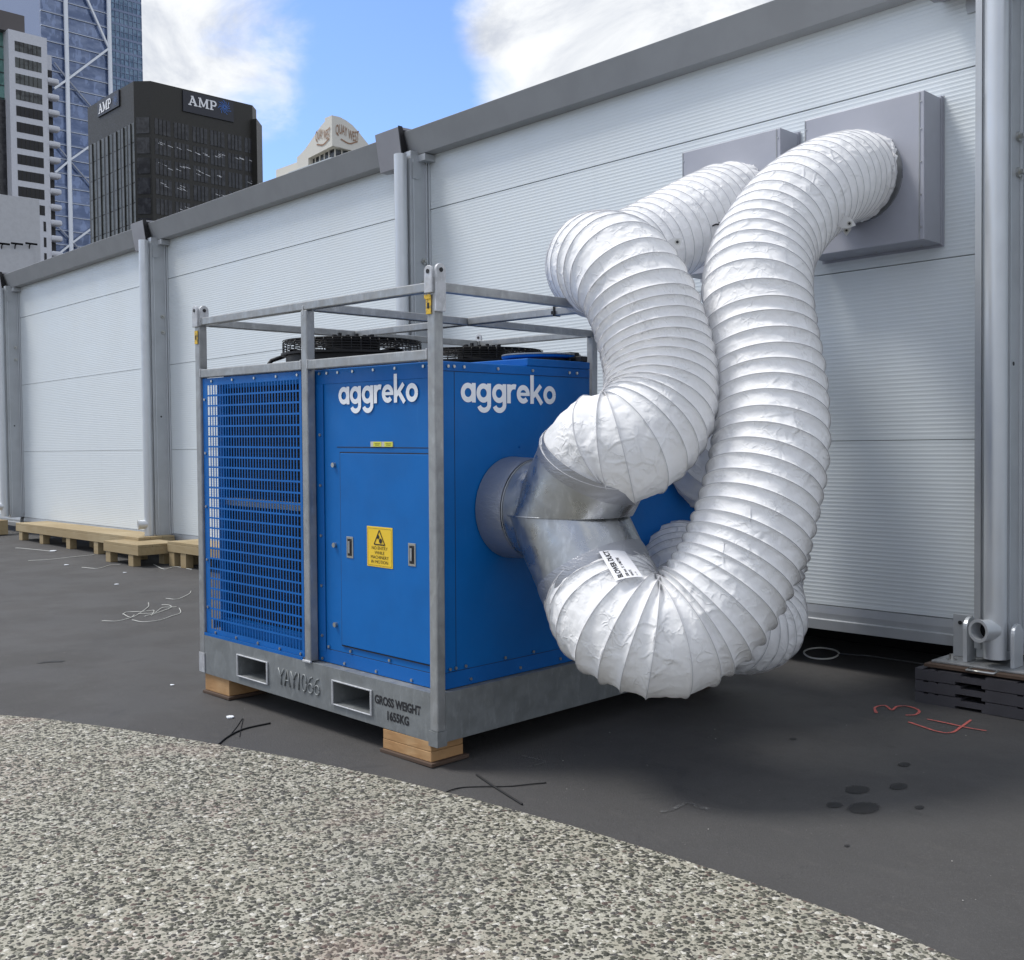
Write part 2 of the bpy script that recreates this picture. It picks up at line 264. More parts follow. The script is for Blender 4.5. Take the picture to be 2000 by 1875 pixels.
# ------------------------------------------------------------------ builders
def tag(o, label=None, cat=None, group=None, kind=None):
    if label: o['label'] = label
    if cat: o['category'] = cat
    if group: o['group'] = group
    if kind: o['kind'] = kind
    return o
def thing(name, label, cat, loc=(0, 0, 0), mat=None, group=None):
    o = bpy.data.objects.new(name, None); C.objects.link(o); o.empty_display_size = .1
    if mat is not None: o.matrix_world = mat
    else: o.location = loc
    return tag(o, label, cat, group)
class MB:
    def __init__(s): s.bm = bmesh.new()
    def box(s, x0, x1, y0, y1, z0, z1, M4=None):
        x0, x1 = sorted((x0, x1)); y0, y1 = sorted((y0, y1)); z0, z1 = sorted((z0, z1))
        v = [s.bm.verts.new((x, y, z)) for z in (z0, z1) for x, y in ((x0, y0), (x1, y0), (x1, y1), (x0, y1))]
        if M4 is not None:
            for q in v: q.co = M4 @ q.co
        for f in ((3, 2, 1, 0), (4, 5, 6, 7), (0, 1, 5, 4), (1, 2, 6, 5), (2, 3, 7, 6), (3, 0, 4, 7)): s.bm.faces.new([v[i] for i in f])
        return s
    def bar(s, a, b, wd, ht, up=(0, 0, 1)):
        a, b = Vector(a), Vector(b); d = (b-a).normalized(); u = Vector(up); sd_ = d.cross(u)
        if sd_.length < 1e-4: sd_ = d.cross(Vector((1, 0, 0)))
        sd_.normalize(); u = sd_.cross(d)
        v = [s.bm.verts.new(p + sd_*(i*wd/2) + u*(j*ht/2)) for p in (a, b) for i, j in ((-1, -1), (1, -1), (1, 1), (-1, 1))]
        for f in ((3, 2, 1, 0), (4, 5, 6, 7), (0, 1, 5, 4), (1, 2, 6, 5), (2, 3, 7, 6), (3, 0, 4, 7)): s.bm.faces.new([v[i] for i in f])
        return s
    def tube(s, pts, r, n=10, caps=True, closed=False):
        pts = [Vector(p) for p in pts]; rings = []; ref = None
        L = len(pts)
        for i, p in enumerate(pts):
            if closed: d = (pts[(i+1) % L]-pts[i-1])
            else: d = (pts[min(i+1, L-1)]-pts[max(i-1, 0)])
            d.normalize()
            if ref is None:
                ref = d.orthogonal().normalized()
            ref = (ref - d*ref.dot(d)).normalized(); b = d.cross(ref)
            rr = r[i] if isinstance(r, (list, tuple)) else r
            rings.append([s.bm.verts.new(p + ref*math.cos(2*PI*k/n)*rr + b*math.sin(2*PI*k/n)*rr) for k in range(n)])
        m = L if closed else L-1
        for i in range(m):
            A, B = rings[i], rings[(i+1) % L]
            for k in range(n): s.bm.faces.new((A[k], A[(k+1) % n], B[(k+1) % n], B[k]))
        if caps and not closed:
            s.bm.faces.new(rings[0][::-1]); s.bm.faces.new(rings[-1])
        return s
    def cyl(s, a, b, r, n=24, r2=None, caps=True): return s.tube([a, b], [r, r if r2 is None else r2], n, caps)
    def ring(s, a, b, ro, ri, n=32):
        """hollow pipe length between a and b"""
        a, b = Vector(a), Vector(b); d = (b-a).normalized(); u = d.orthogonal().normalized(); v = d.cross(u)
        R = [[s.bm.verts.new(p + (u*math.cos(2*PI*k/n)+v*math.sin(2*PI*k/n))*r) for k in range(n)] for p, r in ((a, ro), (b, ro), (b, ri), (a, ri))]
        for j in range(4):
            A, B = R[j], R[(j+1) % 4]
            for k in range(n): s.bm.faces.new((A[k], A[(k+1) % n], B[(k+1) % n], B[k]))
        return s
    def poly(s, pts): s.bm.faces.new([s.bm.verts.new(p) for p in pts]); return s
    def prism(s, pts, vec):
        """closed outline pts pushed along vec"""
        vec = Vector(vec); a = [s.bm.verts.new(p) for p in pts]; b = [s.bm.verts.new(Vector(p)+vec) for p in pts]
        s.bm.faces.new(a[::-1]); s.bm.faces.new(b); n = len(a)
        for i in range(n): s.bm.faces.new((a[i], a[(i+1) % n], b[(i+1) % n], b[i]))
        return s
    def build(s, name, mat, parent=None, smooth=False, bevel=0, M4=None, seg=2):
        me = bpy.data.meshes.new(name); bmesh.ops.recalc_face_normals(s.bm, faces=s.bm.faces); s.bm.to_mesh(me); s.bm.free()
        if M4 is not None: me.transform(M4)
        me.materials.append(M(mat)); o = bpy.data.objects.new(name, me); C.objects.link(o)
        if parent: o.parent = parent
        if smooth:
            for f in me.polygons: f.use_smooth = True
            if smooth == 'auto':
                try: me.set_sharp_from_angle(angle=math.radians(40))
                except Exception: pass
        if bevel:
            bv = o.modifiers.new('bevel', 'BEVEL'); bv.width = bevel; bv.segments = seg; bv.limit_method = 'ANGLE'; bv.angle_limit = math.radians(50)
        return o
def copy_part(o, parent=None, loc=None):
    c = o.copy(); C.objects.link(c); c.parent = parent
    if loc is not None: c.location = loc
    return c
# --- lettering ---------------------------------------------------------------
def strip(bm, pts, wd, z, P):
    """flat stroke of width wd along 2-D pts; P maps (s,t,z) to 3-D"""
    n = len(pts); L = []; R = []
    for i, p in enumerate(pts):
        a = pts[max(i-1, 0)]; b = pts[min(i+1, n-1)]; dx, dy = b[0]-a[0], b[1]-a[1]; l = math.hypot(dx, dy) or 1
        nx, ny = -dy/l*wd/2, dx/l*wd/2
        L.append(bm.verts.new(P(p[0]+nx, p[1]+ny, z))); R.append(bm.verts.new(P(p[0]-nx, p[1]-ny, z)))
    for i in range(n-1): bm.faces.new((L[i], R[i], R[i+1], L[i+1]))
def arc(cx, cy, r, a0, a1, n=28): return [(cx+r*math.cos(math.radians(a0+(a1-a0)*i/n)), cy+r*math.sin(math.radians(a0+(a1-a0)*i/n))) for i in range(n+1)]
def logo_word(P, scale, parent, mat):
    """round geometric lower-case lettering; P maps (s,t,z) to 3-D"""
    bm = bmesh.new(); x = 0; W_ = .27; k = [0]
    def st(pts, wd=W_, ox=0):
        k[0] += 1; strip(bm, [((q[0]+x)*scale, q[1]*scale) for q in pts], wd*scale, .00012*k[0], P)
    rr = .5-W_/2
    for ch in 'aggreko':
        if ch == 'a': st(arc(.5, .5, rr, 0, 360, 44)); st([(.90, 0), (.90, 1.0)]); x += 1.09
        elif ch == 'g':
            st(arc(.5, .5, rr, 0, 360, 44)); st([(.90, 1.0), (.90, -.08)]); st([(.53+.37*math.cos(math.radians(-a_)), -.08+.31*math.sin(math.radians(-a_))) for a_ in range(0, 166, 6)]); x += 1.12
        elif ch == 'r': st([(.11, 0), (.11, 1.0)]); st(arc(.50, .50, .39, 165, 70, 14)); x += .70
        elif ch == 'e': st(arc(.5, .5, rr, 0, 318, 40)); st([(.1, .5), (.9985, .5)], .17); x += 1.07
        elif ch == 'k': st([(.11, 0), (.11, 1.55)]); st([(.18, .40), (.42, .62), (.80, 1.0)], .25); st([(.36, .60), (.88, 0)], .26); x += 1.0
        elif ch == 'o': st(arc(.5, .5, rr, 0, 360, 44)); x += 1.0
    me = bpy.data.meshes.new('lettering'); bm.to_mesh(me); bm.free(); me.materials.append(M(mat))
    o = bpy.data.objects.new('lettering', me); C.objects.link(o); o.parent = parent; return o, x*scale
def text_part(txt, size, P, parent, mat, name='lettering', off=0.0, xs=1.0, extrude=0.0, align='LEFT', z=0.0):
    """word set in the built-in face, turned into a mesh; P maps (s,t,z) to 3-D"""
    cu = bpy.data.curves.new('t', 'FONT'); cu.body = txt; cu.size = size; cu.offset = off; cu.extrude = extrude; cu.align_x = align; cu.resolution_u = 4
    to = bpy.data.objects.new('t', cu); me = bpy.data.meshes.new_from_object(to)
    bpy.data.objects.remove(to); bpy.data.curves.remove(cu)
    for v in me.vertices: v.co = P(v.co.x*xs, v.co.y, v.co.z+z)
    me.name = name; me.materials.clear(); me.materials.append(M(mat)); o = bpy.data.objects.new(name, me); C.objects.link(o)
    if parent: o.parent = parent
    return o

# =================================================================== GROUND
gx = [-900, -60, -30] + [-30+2*i for i in range(1, 18)] + [40, 900]
bm = bmesh.new(); prev = None
for X in gx:
    row = [bm.verts.new((X, Y, gz(X))) for Y in (-900, -30, 0, 10, 30, 900)]
    if prev:
        for a in range(5): bm.faces.new((prev[a], row[a], row[a+1], prev[a+1]))
    prev = row
me = bpy.data.meshes.new('ground'); bmesh.ops.recalc_face_normals(bm, faces=bm.faces); bm.to_mesh(me); bm.free(); me.materials.append(M(ASPH))
o = bpy.data.objects.new('ground', me); C.objects.link(o); tag(o, kind='structure')
# exposed-aggregate paving with a long curved edge
edge = [(-17, -9.5), (-12.5, -3.2), (-9.2, -.4), (-7.4, .95)] + [(-5.858, 1.888), (-5.364, 2.135), (-4.58, 2.433), (-3.781, 2.668), (-2.983, 2.815), (-2.288, 2.885), (-1.78, 2.90), (-1.283, 2.875)] + [(-.4, 2.72), (.6, 2.35), (1.8, 1.6), (3.2, .2), (4.5, -2), (6.5, -9.5)]
pts = []
for i in range(len(edge)-1):
    p0, p1, p2, p3 = [Vector((*edge[max(0, min(len(edge)-1, j))], 0)) for j in (i-1, i, i+1, i+2)]
    for k in range(8):
        t = k/8; pts.append(.5*((2*p1)+(p2-p0)*t+(2*p0-5*p1+4*p2-p3)*t*t+(-p0+3*p1-3*p2+p3)*t**3))
pts.append(Vector((*edge[-1], 0)))
pts = [Vector((p.x, p.y + .004*noise.noise(p*9), 0)) for p in pts]
bm = bmesh.new(); a = [bm.verts.new((p.x, p.y, gz(p.x)+.012)) for p in pts]; b = [bm.verts.new((p.x, -12, gz(p.x)+.012)) for p in pts]; c_ = [bm.verts.new((p.x, p.y+.003, gz(p.x)-.02)) for p in pts]
for i in range(len(pts)-1): bm.faces.new((a[i], b[i], b[i+1], a[i+1])); bm.faces.new((a[i], a[i+1], c_[i+1], c_[i]))
bmesh.ops.recalc_face_normals(bm, faces=bm.faces)
me = bpy.data.meshes.new('paving'); bm.to_mesh(me); bm.free(); me.materials.append(M(AGG)); o = bpy.data.objects.new('paving', me); C.objects.link(o); tag(o, kind='structure')
if o.data.polygons[0].normal.z < 0: o.data.flip_normals()

def ground_strip(px, wd, mat, name, label, cat, h=.004, base=0.0, group=None, wob=.0):
    """flat mark painted on the ground along points given as ground positions"""
    P3 = [gpt(x, y) for x, y in px]; Q = []
    for i in range(len(P3)-1):
        p0, p1, p2, p3 = [P3[max(0, min(len(P3)-1, j))] for j in (i-1, i, i+1, i+2)]
        for k in range(6):
            t = k/6; Q.append(.5*((2*p1)+(p2-p0)*t+(2*p0-5*p1+4*p2-p3)*t*t+(-p0+3*p1-3*p2+p3)*t**3))
    Q.append(P3[-1]); bm = bmesh.new(); L = []; R = []
    for i, p in enumerate(Q):
        d = Q[min(i+1, len(Q)-1)]-Q[max(i-1, 0)]; d.z = 0; d.normalize(); n_ = Vector((-d.y, d.x, 0)); ww = wd*(.7+.6*abs(noise.noise(p*7+Vector((3, 1, 0)))))*(.5 if i in (0, len(Q)-1) else 1)
        for S_, sg in ((L, .5), (R, -.5)):
            q_ = p+n_*sg*ww; S_.append(bm.verts.new((q_.x, q_.y, gz(q_.x)+h+base)))
    for i in range(len(Q)-1): bm.faces.new((L[i], R[i], R[i+1], L[i+1]))
    me = bpy.data.meshes.new(name); bm.to_mesh(me); bm.free(); me.materials.append(M(mat)); o = bpy.data.objects.new(name, me); C.objects.link(o); return tag(o, label, cat, group)
def ground_wire(px, r, mat, name, label, cat, group=None, lift=0.0):
    P3 = [gpt(x, y) for x, y in px]; Q = []
    for i in range(len(P3)-1):
        p0, p1, p2, p3 = [P3[max(0, min(len(P3)-1, j))] for j in (i-1, i, i+1, i+2)]
        for k in range(7):
            t = k/7; Q.append(.5*((2*p1)+(p2-p0)*t+(2*p0-5*p1+4*p2-p3)*t*t+(-p0+3*p1-3*p2+p3)*t**3))
    Q.append(P3[-1]); Q = [Vector((p.x, p.y, gz(p.x)+r+lift*(.5+.5*math.sin(i*.6)))) for i, p in enumerate(Q)]
    return tag(MB().tube(Q, r, 6).build(name, mat, smooth=True), label, cat, group)
def stain(px, py, rx, ry, label):
    c = gpt(px, py); bm = bmesh.new(); vs = []
    a_ = gpt(px+rx, py)-c; b_ = gpt(px, py-ry)-c
    for k in range(40):
        t = 2*PI*k/40; q = c+a_*math.cos(t)+b_*math.sin(t); q = c+(q-c)*(1+.12*noise.noise(q*14)+.05*noise.noise(q*45)); vs.append(bm.verts.new((q.x, q.y, gz(q.x)+.003)))
    bm.faces.new(vs); me = bpy.data.meshes.new('oil_stain'); bm.to_mesh(me); bm.free(); me.materials.append(M(OIL)); o = bpy.data.objects.new('oil_stain', me); C.objects.link(o)
    if o.data.polygons[0].normal.z < 0: o.data.flip_normals()
    tag(o, label, 'stain', 'dark oil drops on the asphalt')
stain(1674, 1543, 27, 10, 'second largest dark oil stain, round, just above the biggest one')
stain(1687, 1579, 37, 14, 'biggest dark oval oil stain on the asphalt')
stain(1755, 1537, 19, 8, 'medium dark oil stain right of the round stain')
stain(1766, 1494, 15, 5, 'small dark oil stain farthest from the paving edge in the cluster')
stain(1630, 1573, 18, 7, 'ragged dark oil stain touching the left of the biggest one')
stain(1796, 1578, 11, 4.5, 'small dark oil stain right of the biggest one')
stain(1654, 1653, 6, 3, 'tiny faint oil drop nearest the paving')
stain(1549, 1444, 8, 3, 'tiny dark spot below the bottom of the big white duct')
ground_strip([(1712, 1394), (1709, 1383), (1728, 1379), (1742, 1388), (1752, 1381), (1775, 1381), (1795, 1389), (1788, 1397), (1768, 1398)], .017, REDP, 'paint_mark', 'red sprayed mark shaped like a 3 lying on its side', 'paint mark', group='red marks sprayed on the asphalt')
ground_strip([(1774, 1411), (1800, 1420), (1832, 1430), (1858, 1432), (1877, 1421), (1897, 1407)], .017, REDP, 'paint_mark', 'red sprayed hooked stroke like a reversed 7', 'paint mark', group='red marks sprayed on the asphalt')
ground_strip([(1810, 1406), (1850, 1414), (1890, 1423), (1927, 1429)], .015, REDP, 'paint_mark', 'straight red sprayed stroke crossing the hooked one', 'paint mark', h=.005, group='red marks sprayed on the asphalt')
ground_strip([(1018, 1477), (1040, 1482), (1064, 1489), (1048, 1495), (1033, 1499)], .018, CHALK, 'chalk_mark', 'pale chalk arrowhead on asphalt beside the near skid corner', 'chalk mark', group='chalk marks on the asphalt')
ground_strip([(1291, 1588), (1318, 1580), (1342, 1569), (1362, 1577), (1386, 1582)], .028, CHALK, 'chalk_mark', 'faint wide chalk chevron in the open asphalt near the paving', 'chalk mark', group='chalk marks on the asphalt')
ground_strip([(1519, 1355), (1530, 1358), (1521, 1359)], .012, CHALK, 'chalk_mark', 'tiny chalk scribble under the bottom of the white duct', 'chalk mark', group='chalk marks on the asphalt')
ground_strip([(62, 1297), (95, 1293), (135, 1292)], .05, OIL, 'oil_stain', 'long thin damp smear on the asphalt at the left', 'stain', h=.003)
# black rubber strips lying across the edge of the paving
ground_wire([(424, 1458), (446, 1440), (478, 1425), (528, 1414)], .0045, BWIRE, 'rubber_strip', 'curved thick black strip below the forklift pockets', 'rubber strip', 'black strips at the paving edge')
ground_wire([(448, 1438), (462, 1421), (474, 1404), (471, 1422), (468, 1440)], .0022, BWIRE, 'rubber_strip', 'thin black wire bent like a letter A at the paving edge', 'wire', 'black strips at the paving edge')
ground_wire([(931, 1515), (957, 1533), (985, 1551), (1020, 1573)], .0045, BWIRE, 'rubber_strip', 'straight thick black strip pointing at the paving, in front of the skid', 'rubber strip', 'black strips at the paving edge')
ground_wire([(872, 1548), (905, 1539), (955, 1538), (1010, 1536), (1067, 1530)], .0025, BWIRE, 'rubber_strip', 'thin black wire crossing the thick straight strip', 'wire', 'black strips at the paving edge', .002)
ground_wire([(1302, 1737), (1262, 1752), (1215, 1779), (1168, 1797), (1120, 1825), (1066, 1850)], .0016, BWIRE, 'crack_line', 'thin dark crack running through the pebbled paving', 'crack', lift=.008)
# loose grit scattered on the asphalt
rg_ = random.Random(11); gb = bmesh.new()
for _ in range(1500):
    X = -9+11*rg_.random(); Y = 1.6+4.6*rg_.random()
    if -5.7 < X < -3.55 and 2.9 < Y < 5.2: continue
    r_ = .0011+.0030*rg_.random()**3; z_ = gz(X)+r_*.5; a_ = rg_.random()*3
    vs = [gb.verts.new((X+r_*math.cos(a_+t)*(.7+.5*rg_.random()), Y+r_*math.sin(a_+t)*(.7+.5*rg_.random()), z_)) for t in (0, 1.6, 3.1, 4.7)]; tp_ = gb.verts.new((X, Y, z_+r_*.8))
    for k in range(4): gb.faces.new((vs[k], vs[(k+1) % 4], tp_))
me = bpy.data.meshes.new('grit'); gb.to_mesh(me); gb.free(); GRIT = Mat('pale_grit', (.34, .33, .31), .9); GRIT.mix(GRIT.rng(GRIT.noise(3, 2), .45, .5, 0, 1), (.10, .10, .10)); me.materials.append(GRIT.m); o = bpy.data.objects.new('grit', me); C.objects.link(o)
tag(o, 'fine pale and dark grit scattered over the asphalt', 'grit', kind='stuff')
# litter: pale cable offcuts
for i, pl in enumerate([[(199, 1214), (225, 1214), (252, 1209), (262, 1202)], [(240, 1201), (250, 1196), (275, 1196), (300, 1193), (296, 1203)], [(240, 1200), (258, 1206), (288, 1188), (290, 1178)],
        [(258, 1212), (275, 1215), (303, 1214), (330, 1206), (352, 1198), (350, 1189)], [(282, 1205), (296, 1201), (330, 1190), (333, 1184), (316, 1182)], [(324, 1170), (345, 1171), (368, 1162), (373, 1155)], [(270, 1200), (300, 1198), (318, 1188), (345, 1186)]]):
    ground_wire(pl, .0028, WIRE, 'cable_offcut', ['long pale cable offcut trailing towards the left of the tangle', 'pale cable offcut bent square inside the tangle', 'pale cable offcut pointing up out of the tangle', 'pale cable offcut with hooked end, lowest and rightmost of the tangle', 'pale looped cable offcut at the middle of the tangle', 'pale cable offcut lying apart, nearest the galvanised post', 'pale cable offcut crossing the top of the tangle'][i], 'cable offcut', 'pale cable offcuts on the asphalt', .004)
for i, pl in enumerate([[(55, 1096), (90, 1094), (150, 1088), (185, 1084)], [(30, 1071), (60, 1073), (105, 1078)], [(160, 1109), (190, 1111), (215, 1105), (235, 1103)], [(300, 1103), (320, 1112), (345, 1108), (375, 1113)]]):
    ground_wire(pl, .0035, WIRE, 'cable_offcut', ['long pale wire in front of the wooden walkway', 'pale wire close to the left end of the walkway', 'pale wire below the gap between the walkway steps', 'pale wire under the right-hand walkway step'][i], 'cable offcut', 'pale cable offcuts on the asphalt', .003)
for x, y, s_, lb in [(449, 1402, .035, 'largest white paper scrap, near the bent thin wire'), (336, 1339, .018, 'small white paper scrap left of the timber blocks'), (130, 1104, .04, 'white scrap near the wooden walkway'), (104, 1077, .06, 'white scrap under the wooden walkway edge'), (228, 1142, .03, 'white crumb between walkway and cable tangle'), (243, 1119, .03, 'grey crumb below the projecting step')]:
    c = gpt(x, y); m_ = MB(); m_.prism([c+Vector((s_*math.cos(t)*(.6+.4*random.random()), s_*.8*math.sin(t)*(.6+.4*random.random()), .003)) for t in [i*2*PI/7 for i in range(7)]], (0, 0, s_*.15))
    tag(m_.build('paper_scrap', WHITE_VINYL), lb, 'litter', 'scraps on the asphalt')

# =================================================================== HALL
W = 6.0164; XR = -17.3099
ZB, Z3, Z2, Z1, ZT = .3967, 1.4198, 2.4503, 3.488, 3.955
hall = thing('event_hall', 'long pale ribbed-panel hall wall with grey gutter and aluminium columns', 'building', (0, W, 0))
hall_inv = Matrix.Translation((0, -W, 0))
def hp(mb, name, mat, **k): return mb.build(name, mat, hall, M4=hall_inv, **k)
cols_x = [XR-5, XR, XR+5, XR+10, XR+15.02, XR+20.02]       # right edge of each column
def ribbed(x0, x1, z0, z1, g0=.0035, g1=.0035):
    """one horizontal sandwich panel with fine ribs and a shadow joint at its top"""
    bm = bmesh.new(); prof = []
    z = z0; pitch = .0245; dep = .0008
    prof.append((z0+g0, .019)); prof.append((z0+g0+.001, 0))
    n_ = max(2, int(round((z1-z0-.03)/pitch))); pp = (z1-z0-.03)/n_; z = z0+.015
    for i in range(n_):
        for a_, d_ in ((.0, 0), (.30, 0), (.42, dep*.8), (.5, dep), (.9, dep*.85), (1.0, 0)):
            if a_ < 1: prof.append((z+a_*pp, d_))
        z += pp
    prof.append((z1-.015, 0)); prof.append((z1-g1-.001, 0)); prof.append((z1-g1, .019))
    rows = [[bm.verts.new((x, W+d_, zz)) for zz, d_ in prof] for x in (x0, x1)]
    for j in range(len(prof)-1): bm.faces.new((rows[0][j], rows[1][j], rows[1][j+1], rows[0][j+1]))
    m_ = MB(); m_.bm.free(); m_.bm = bm; return m_
for k in range(5):
    x0, x1 = cols_x[k]-.005, cols_x[k+1]-.155
    for (za, zb_, ga, gb) in ((ZB, Z3, .001, .0012), (Z3, Z2, .0012, .0018), (Z2, Z1, .0018, .003), (Z1, ZT+.1, .003, .001)): hp(ribbed(x0, x1, za, zb_, ga, gb), 'wall_panel', PANEL)
    hp(MB().box(x0, x1, W+.02, W+.06, ZB-.02, ZT+.1), 'panel_core', DARK)
    m_ = MB().prism([(x0, W-.004, ZB-.003), (x0, W-.012, ZB-.05), (x0, W-.012, ZB-.085), (x0, W-.03, ZB-.09), (x0, W-.03, ZB-.15), (x0, W+.05, ZB-.15), (x0, W+.05, ZB-.003)], (x1-x0, 0, 0)); hp(m_, 'base_rail', ALU)
hp(MB().box(cols_x[0], cols_x[-1], W+.9, W+.95, -.3, ZB), 'underfloor_shade_sheet', DARK)  # near-black sheet added to stand for the shade below the hall floor
hp(MB().prism([(cols_x[0], W+.1, ZT), (cols_x[0], W+.1, 4.12), (cols_x[0], W+6, 5.9), (cols_x[0], W+12, 4.1), (cols_x[0], W+12, .1), (cols_x[0], W+11.8, .1), (cols_x[0], W+11.8, ZT)], (cols_x[-1]-cols_x[0], 0, 0)), 'roof', ROOFM)
for k, xr in enumerate(cols_x):
    xl = xr-.16
    m_ = MB().box(xl, xr, 5.815, 6.07, gz(xr)+.25, 3.97)
    c = hp(m_, 'column', ALU, bevel=.004)
    def cp(mb, name, mat, **kk): return mb.build(name, mat, c, M4=hall_inv, **kk)
    cp(MB().box(xl-.004, xl+.030, 5.80, 5.8145, gz(xr)+.3, 3.9), 'edge_flange', ALU); cp(MB().box(xr-.030, xr+.004, 5.80, 5.8145, gz(xr)+.3, 3.9), 'edge_flange', ALU)
    cp(MB().box(xr+.0005, xr+.010, 5.835, 5.842, gz(xr)+.3, 3.9), 'keder_track', ALU_PIPE); cp(MB().box(xr+.0005, xr+.014, 5.975, 5.985, gz(xr)+.3, 3.9).box(xr+.0005, xr+.022, 5.995, 6.012, gz(xr)+.3, 3.9), 'keder_track', ALU_PIPE)
    for zz in (3.03, 2.84):
        b_ = cp(MB().cyl((xr-.002, 5.945, zz), (xr+.014, 5.945, zz), .026, 18), 'bolt', STEEL, smooth='auto')
        MB().cyl((xr+.014, 5.945, zz), (xr+.03, 5.945, zz), .013, 6).build('nut', STEEL, b_, M4=hall_inv) if False else None
        cp(MB().cyl((xr+.014, 5.945, zz), (xr+.034, 5.945, zz), .014, 6), 'nut', STEEL)
    cp(MB().cyl((xr-.001, 5.90, 1.82), (xr+.002, 5.90, 1.82), .011, 12), 'bolt_hole', INK)
    arcp = [(xr+.001, 5.87+.05*math.cos(t), 3.80+.07*math.sin(t)) for t in [(-.5+i/14)*PI for i in range(15)]]+[(xr+.001, 5.85, 3.88), (xr+.001, 5.85, 3.73)]
    cp(MB().prism([arcp[i] for i in range(15)]+[(xr+.001, 5.83, 3.87), (xr+.001, 5.83, 3.73)], (.014, 0, 0)), 'bracket', ALU)
    # downpipe
    pc = (xr-.052, 5.745); z0 = gz(xr)+.27
    if k == 4: pc = (xr-.030, 5.745)
    dp = hp(MB().cyl((pc[0], pc[1], z0), (pc[0], pc[1], 3.93), .056, 36), 'downpipe', ALU_PIPE, smooth='auto')
    dd = Vector((-.30, -1, .02)).normalized(); cc = Vector((pc[0], pc[1], z0+.155))
    MB().ring(cc+dd*.02, cc+dd*.125, .056, .045, 36).build('spout', ALU_PIPE, dp, smooth='auto', M4=hall_inv)
    MB().ring(cc+dd*.118, cc+dd*.130, .061, .0455, 36).build('spout_rim', ALU_PIPE, dp, smooth='auto', M4=hall_inv)
    MB().cyl(cc+dd*.03, cc+dd*.06, .0445, 24).build('spout_bore', DARK, dp, M4=hall_inv)
# gutter: slanting fascia, underside and top
def gutter_prof(x, e=0.0, y0=0.0): return [(x, 5.905-e, 3.95-e), (x, 5.825-e, 4.15+e*.6), (x, 5.86, 4.158+e*.6), (x, 6.25, 4.165+e*.6), (x, 6.25, 3.95-e)]
for k in range(5):
    hp(MB().prism(gutter_prof(cols_x[k]-.16), (4.98, 0, 0)), 'gutter', GUTTER, bevel=.004)
for xr in cols_x[1:]:
    pf = gutter_prof(xr-.45)
    outer = [(xr-.44, 5.82, 3.855), (xr-.44, 5.765, 4.185), (xr-.44, 6.0, 4.195), (xr-.44, 6.0, 4.17), (xr-.44, 5.80, 4.163), (xr-.44, 5.86, 3.94), (xr-.44, 6.05, 3.94), (xr-.44, 6.05, 3.90), (xr-.44, 5.9, 3.855)]
    cpo = hp(MB().prism(outer, (.34, 0, 0)), 'joint_cap', CAPM, bevel=.003)
    MB().prism([(xr-.10, 5.805, 3.862), (xr-.10, 5.76, 4.19), (xr-.10, 5.80, 4.19), (xr-.10, 5.875, 3.93), (xr-.10, 6.0, 3.925), (xr-.10, 6.0, 3.862)], (.012, 0, 0)).build('rubber_seal', BLACK, cpo, M4=hall_inv)
    hp(MB().box(xr-.088, xr+.09, 5.90, 6.05, 3.885, 3.944), 'eave_bracket', ALU, bevel=.003)
hp(MB().prism([(XR+15-.155-.12, W-.006, 3.78), (XR+15-.155, W-.006, 3.78), (XR+15-.155, W-.006, 4.0), (XR+15-.155-.09, W-.006, 4.0), (XR+15-.155-.13, W-.006, 3.83)], (0, -.012, 0)), 'bracket', ALU)

# grey vent boxes screwed to the wall
def vent(x0, x1, yf, label, cen):
    t = thing('vent_box', label, 'vent box', ((x0+x1)/2, W, 2.53), group='grey duct boxes on the hall wall')
    Mi = Matrix.Translation((-(x0+x1)/2, -W, -2.53))
    MB().box(x0, x1, yf, W-.004, 2.53, 3.348).build('box_body', VENT, t, bevel=.004, M4=Mi)
    for xx in (x0+.004, x1-.03): MB().box(xx, xx+.006, yf-.003, yf-.0005, 2.535, 3.343).build('seam_strip', GALV, t, M4=Mi)
    MB().box(x1+.0005, x1+.003, yf+.20, W-.01, 2.525, 3.36).box(x0-.012, x1+.010, W-.009, W-.005, 2.515, 3.365).build('mounting_flange', VENT, t, M4=Mi)
    MB().cyl((cen[0], yf+.01, cen[1]), (cen[0], yf-.012, cen[1]), .248, 48).build('duct_collar', DUCTMETAL, t, smooth='auto', M4=Mi)
    for xx in (x0+.014, x1-.018):
        for zz in (2.60, 2.78, 2.96, 3.14, 3.29): MB().cyl((xx, yf-.0005, zz), (xx, yf-.004, zz), .0045, 8).build('rivet', STEEL, t, M4=Mi)
    for xx in (x0+.1, (x0+x1)/2, x1-.1):
        MB().cyl((xx, W-.06, 2.5285), (xx, W-.06, 2.524), .006, 8).build('screw', STEEL, t, M4=Mi)
    return t
c2p = onY(1684, 350, 5.781); c1p = onY(1436, 400, 5.795)
vent(-4.396, -3.646, 5.795, 'grey sheet-metal duct box on the hall wall, farther from the big corner column', (c1p.x, c1p.z))
vent(-3.472, -2.727, 5.781, 'larger-looking grey duct box beside the right-hand column', (c2p.x, c2p.z))

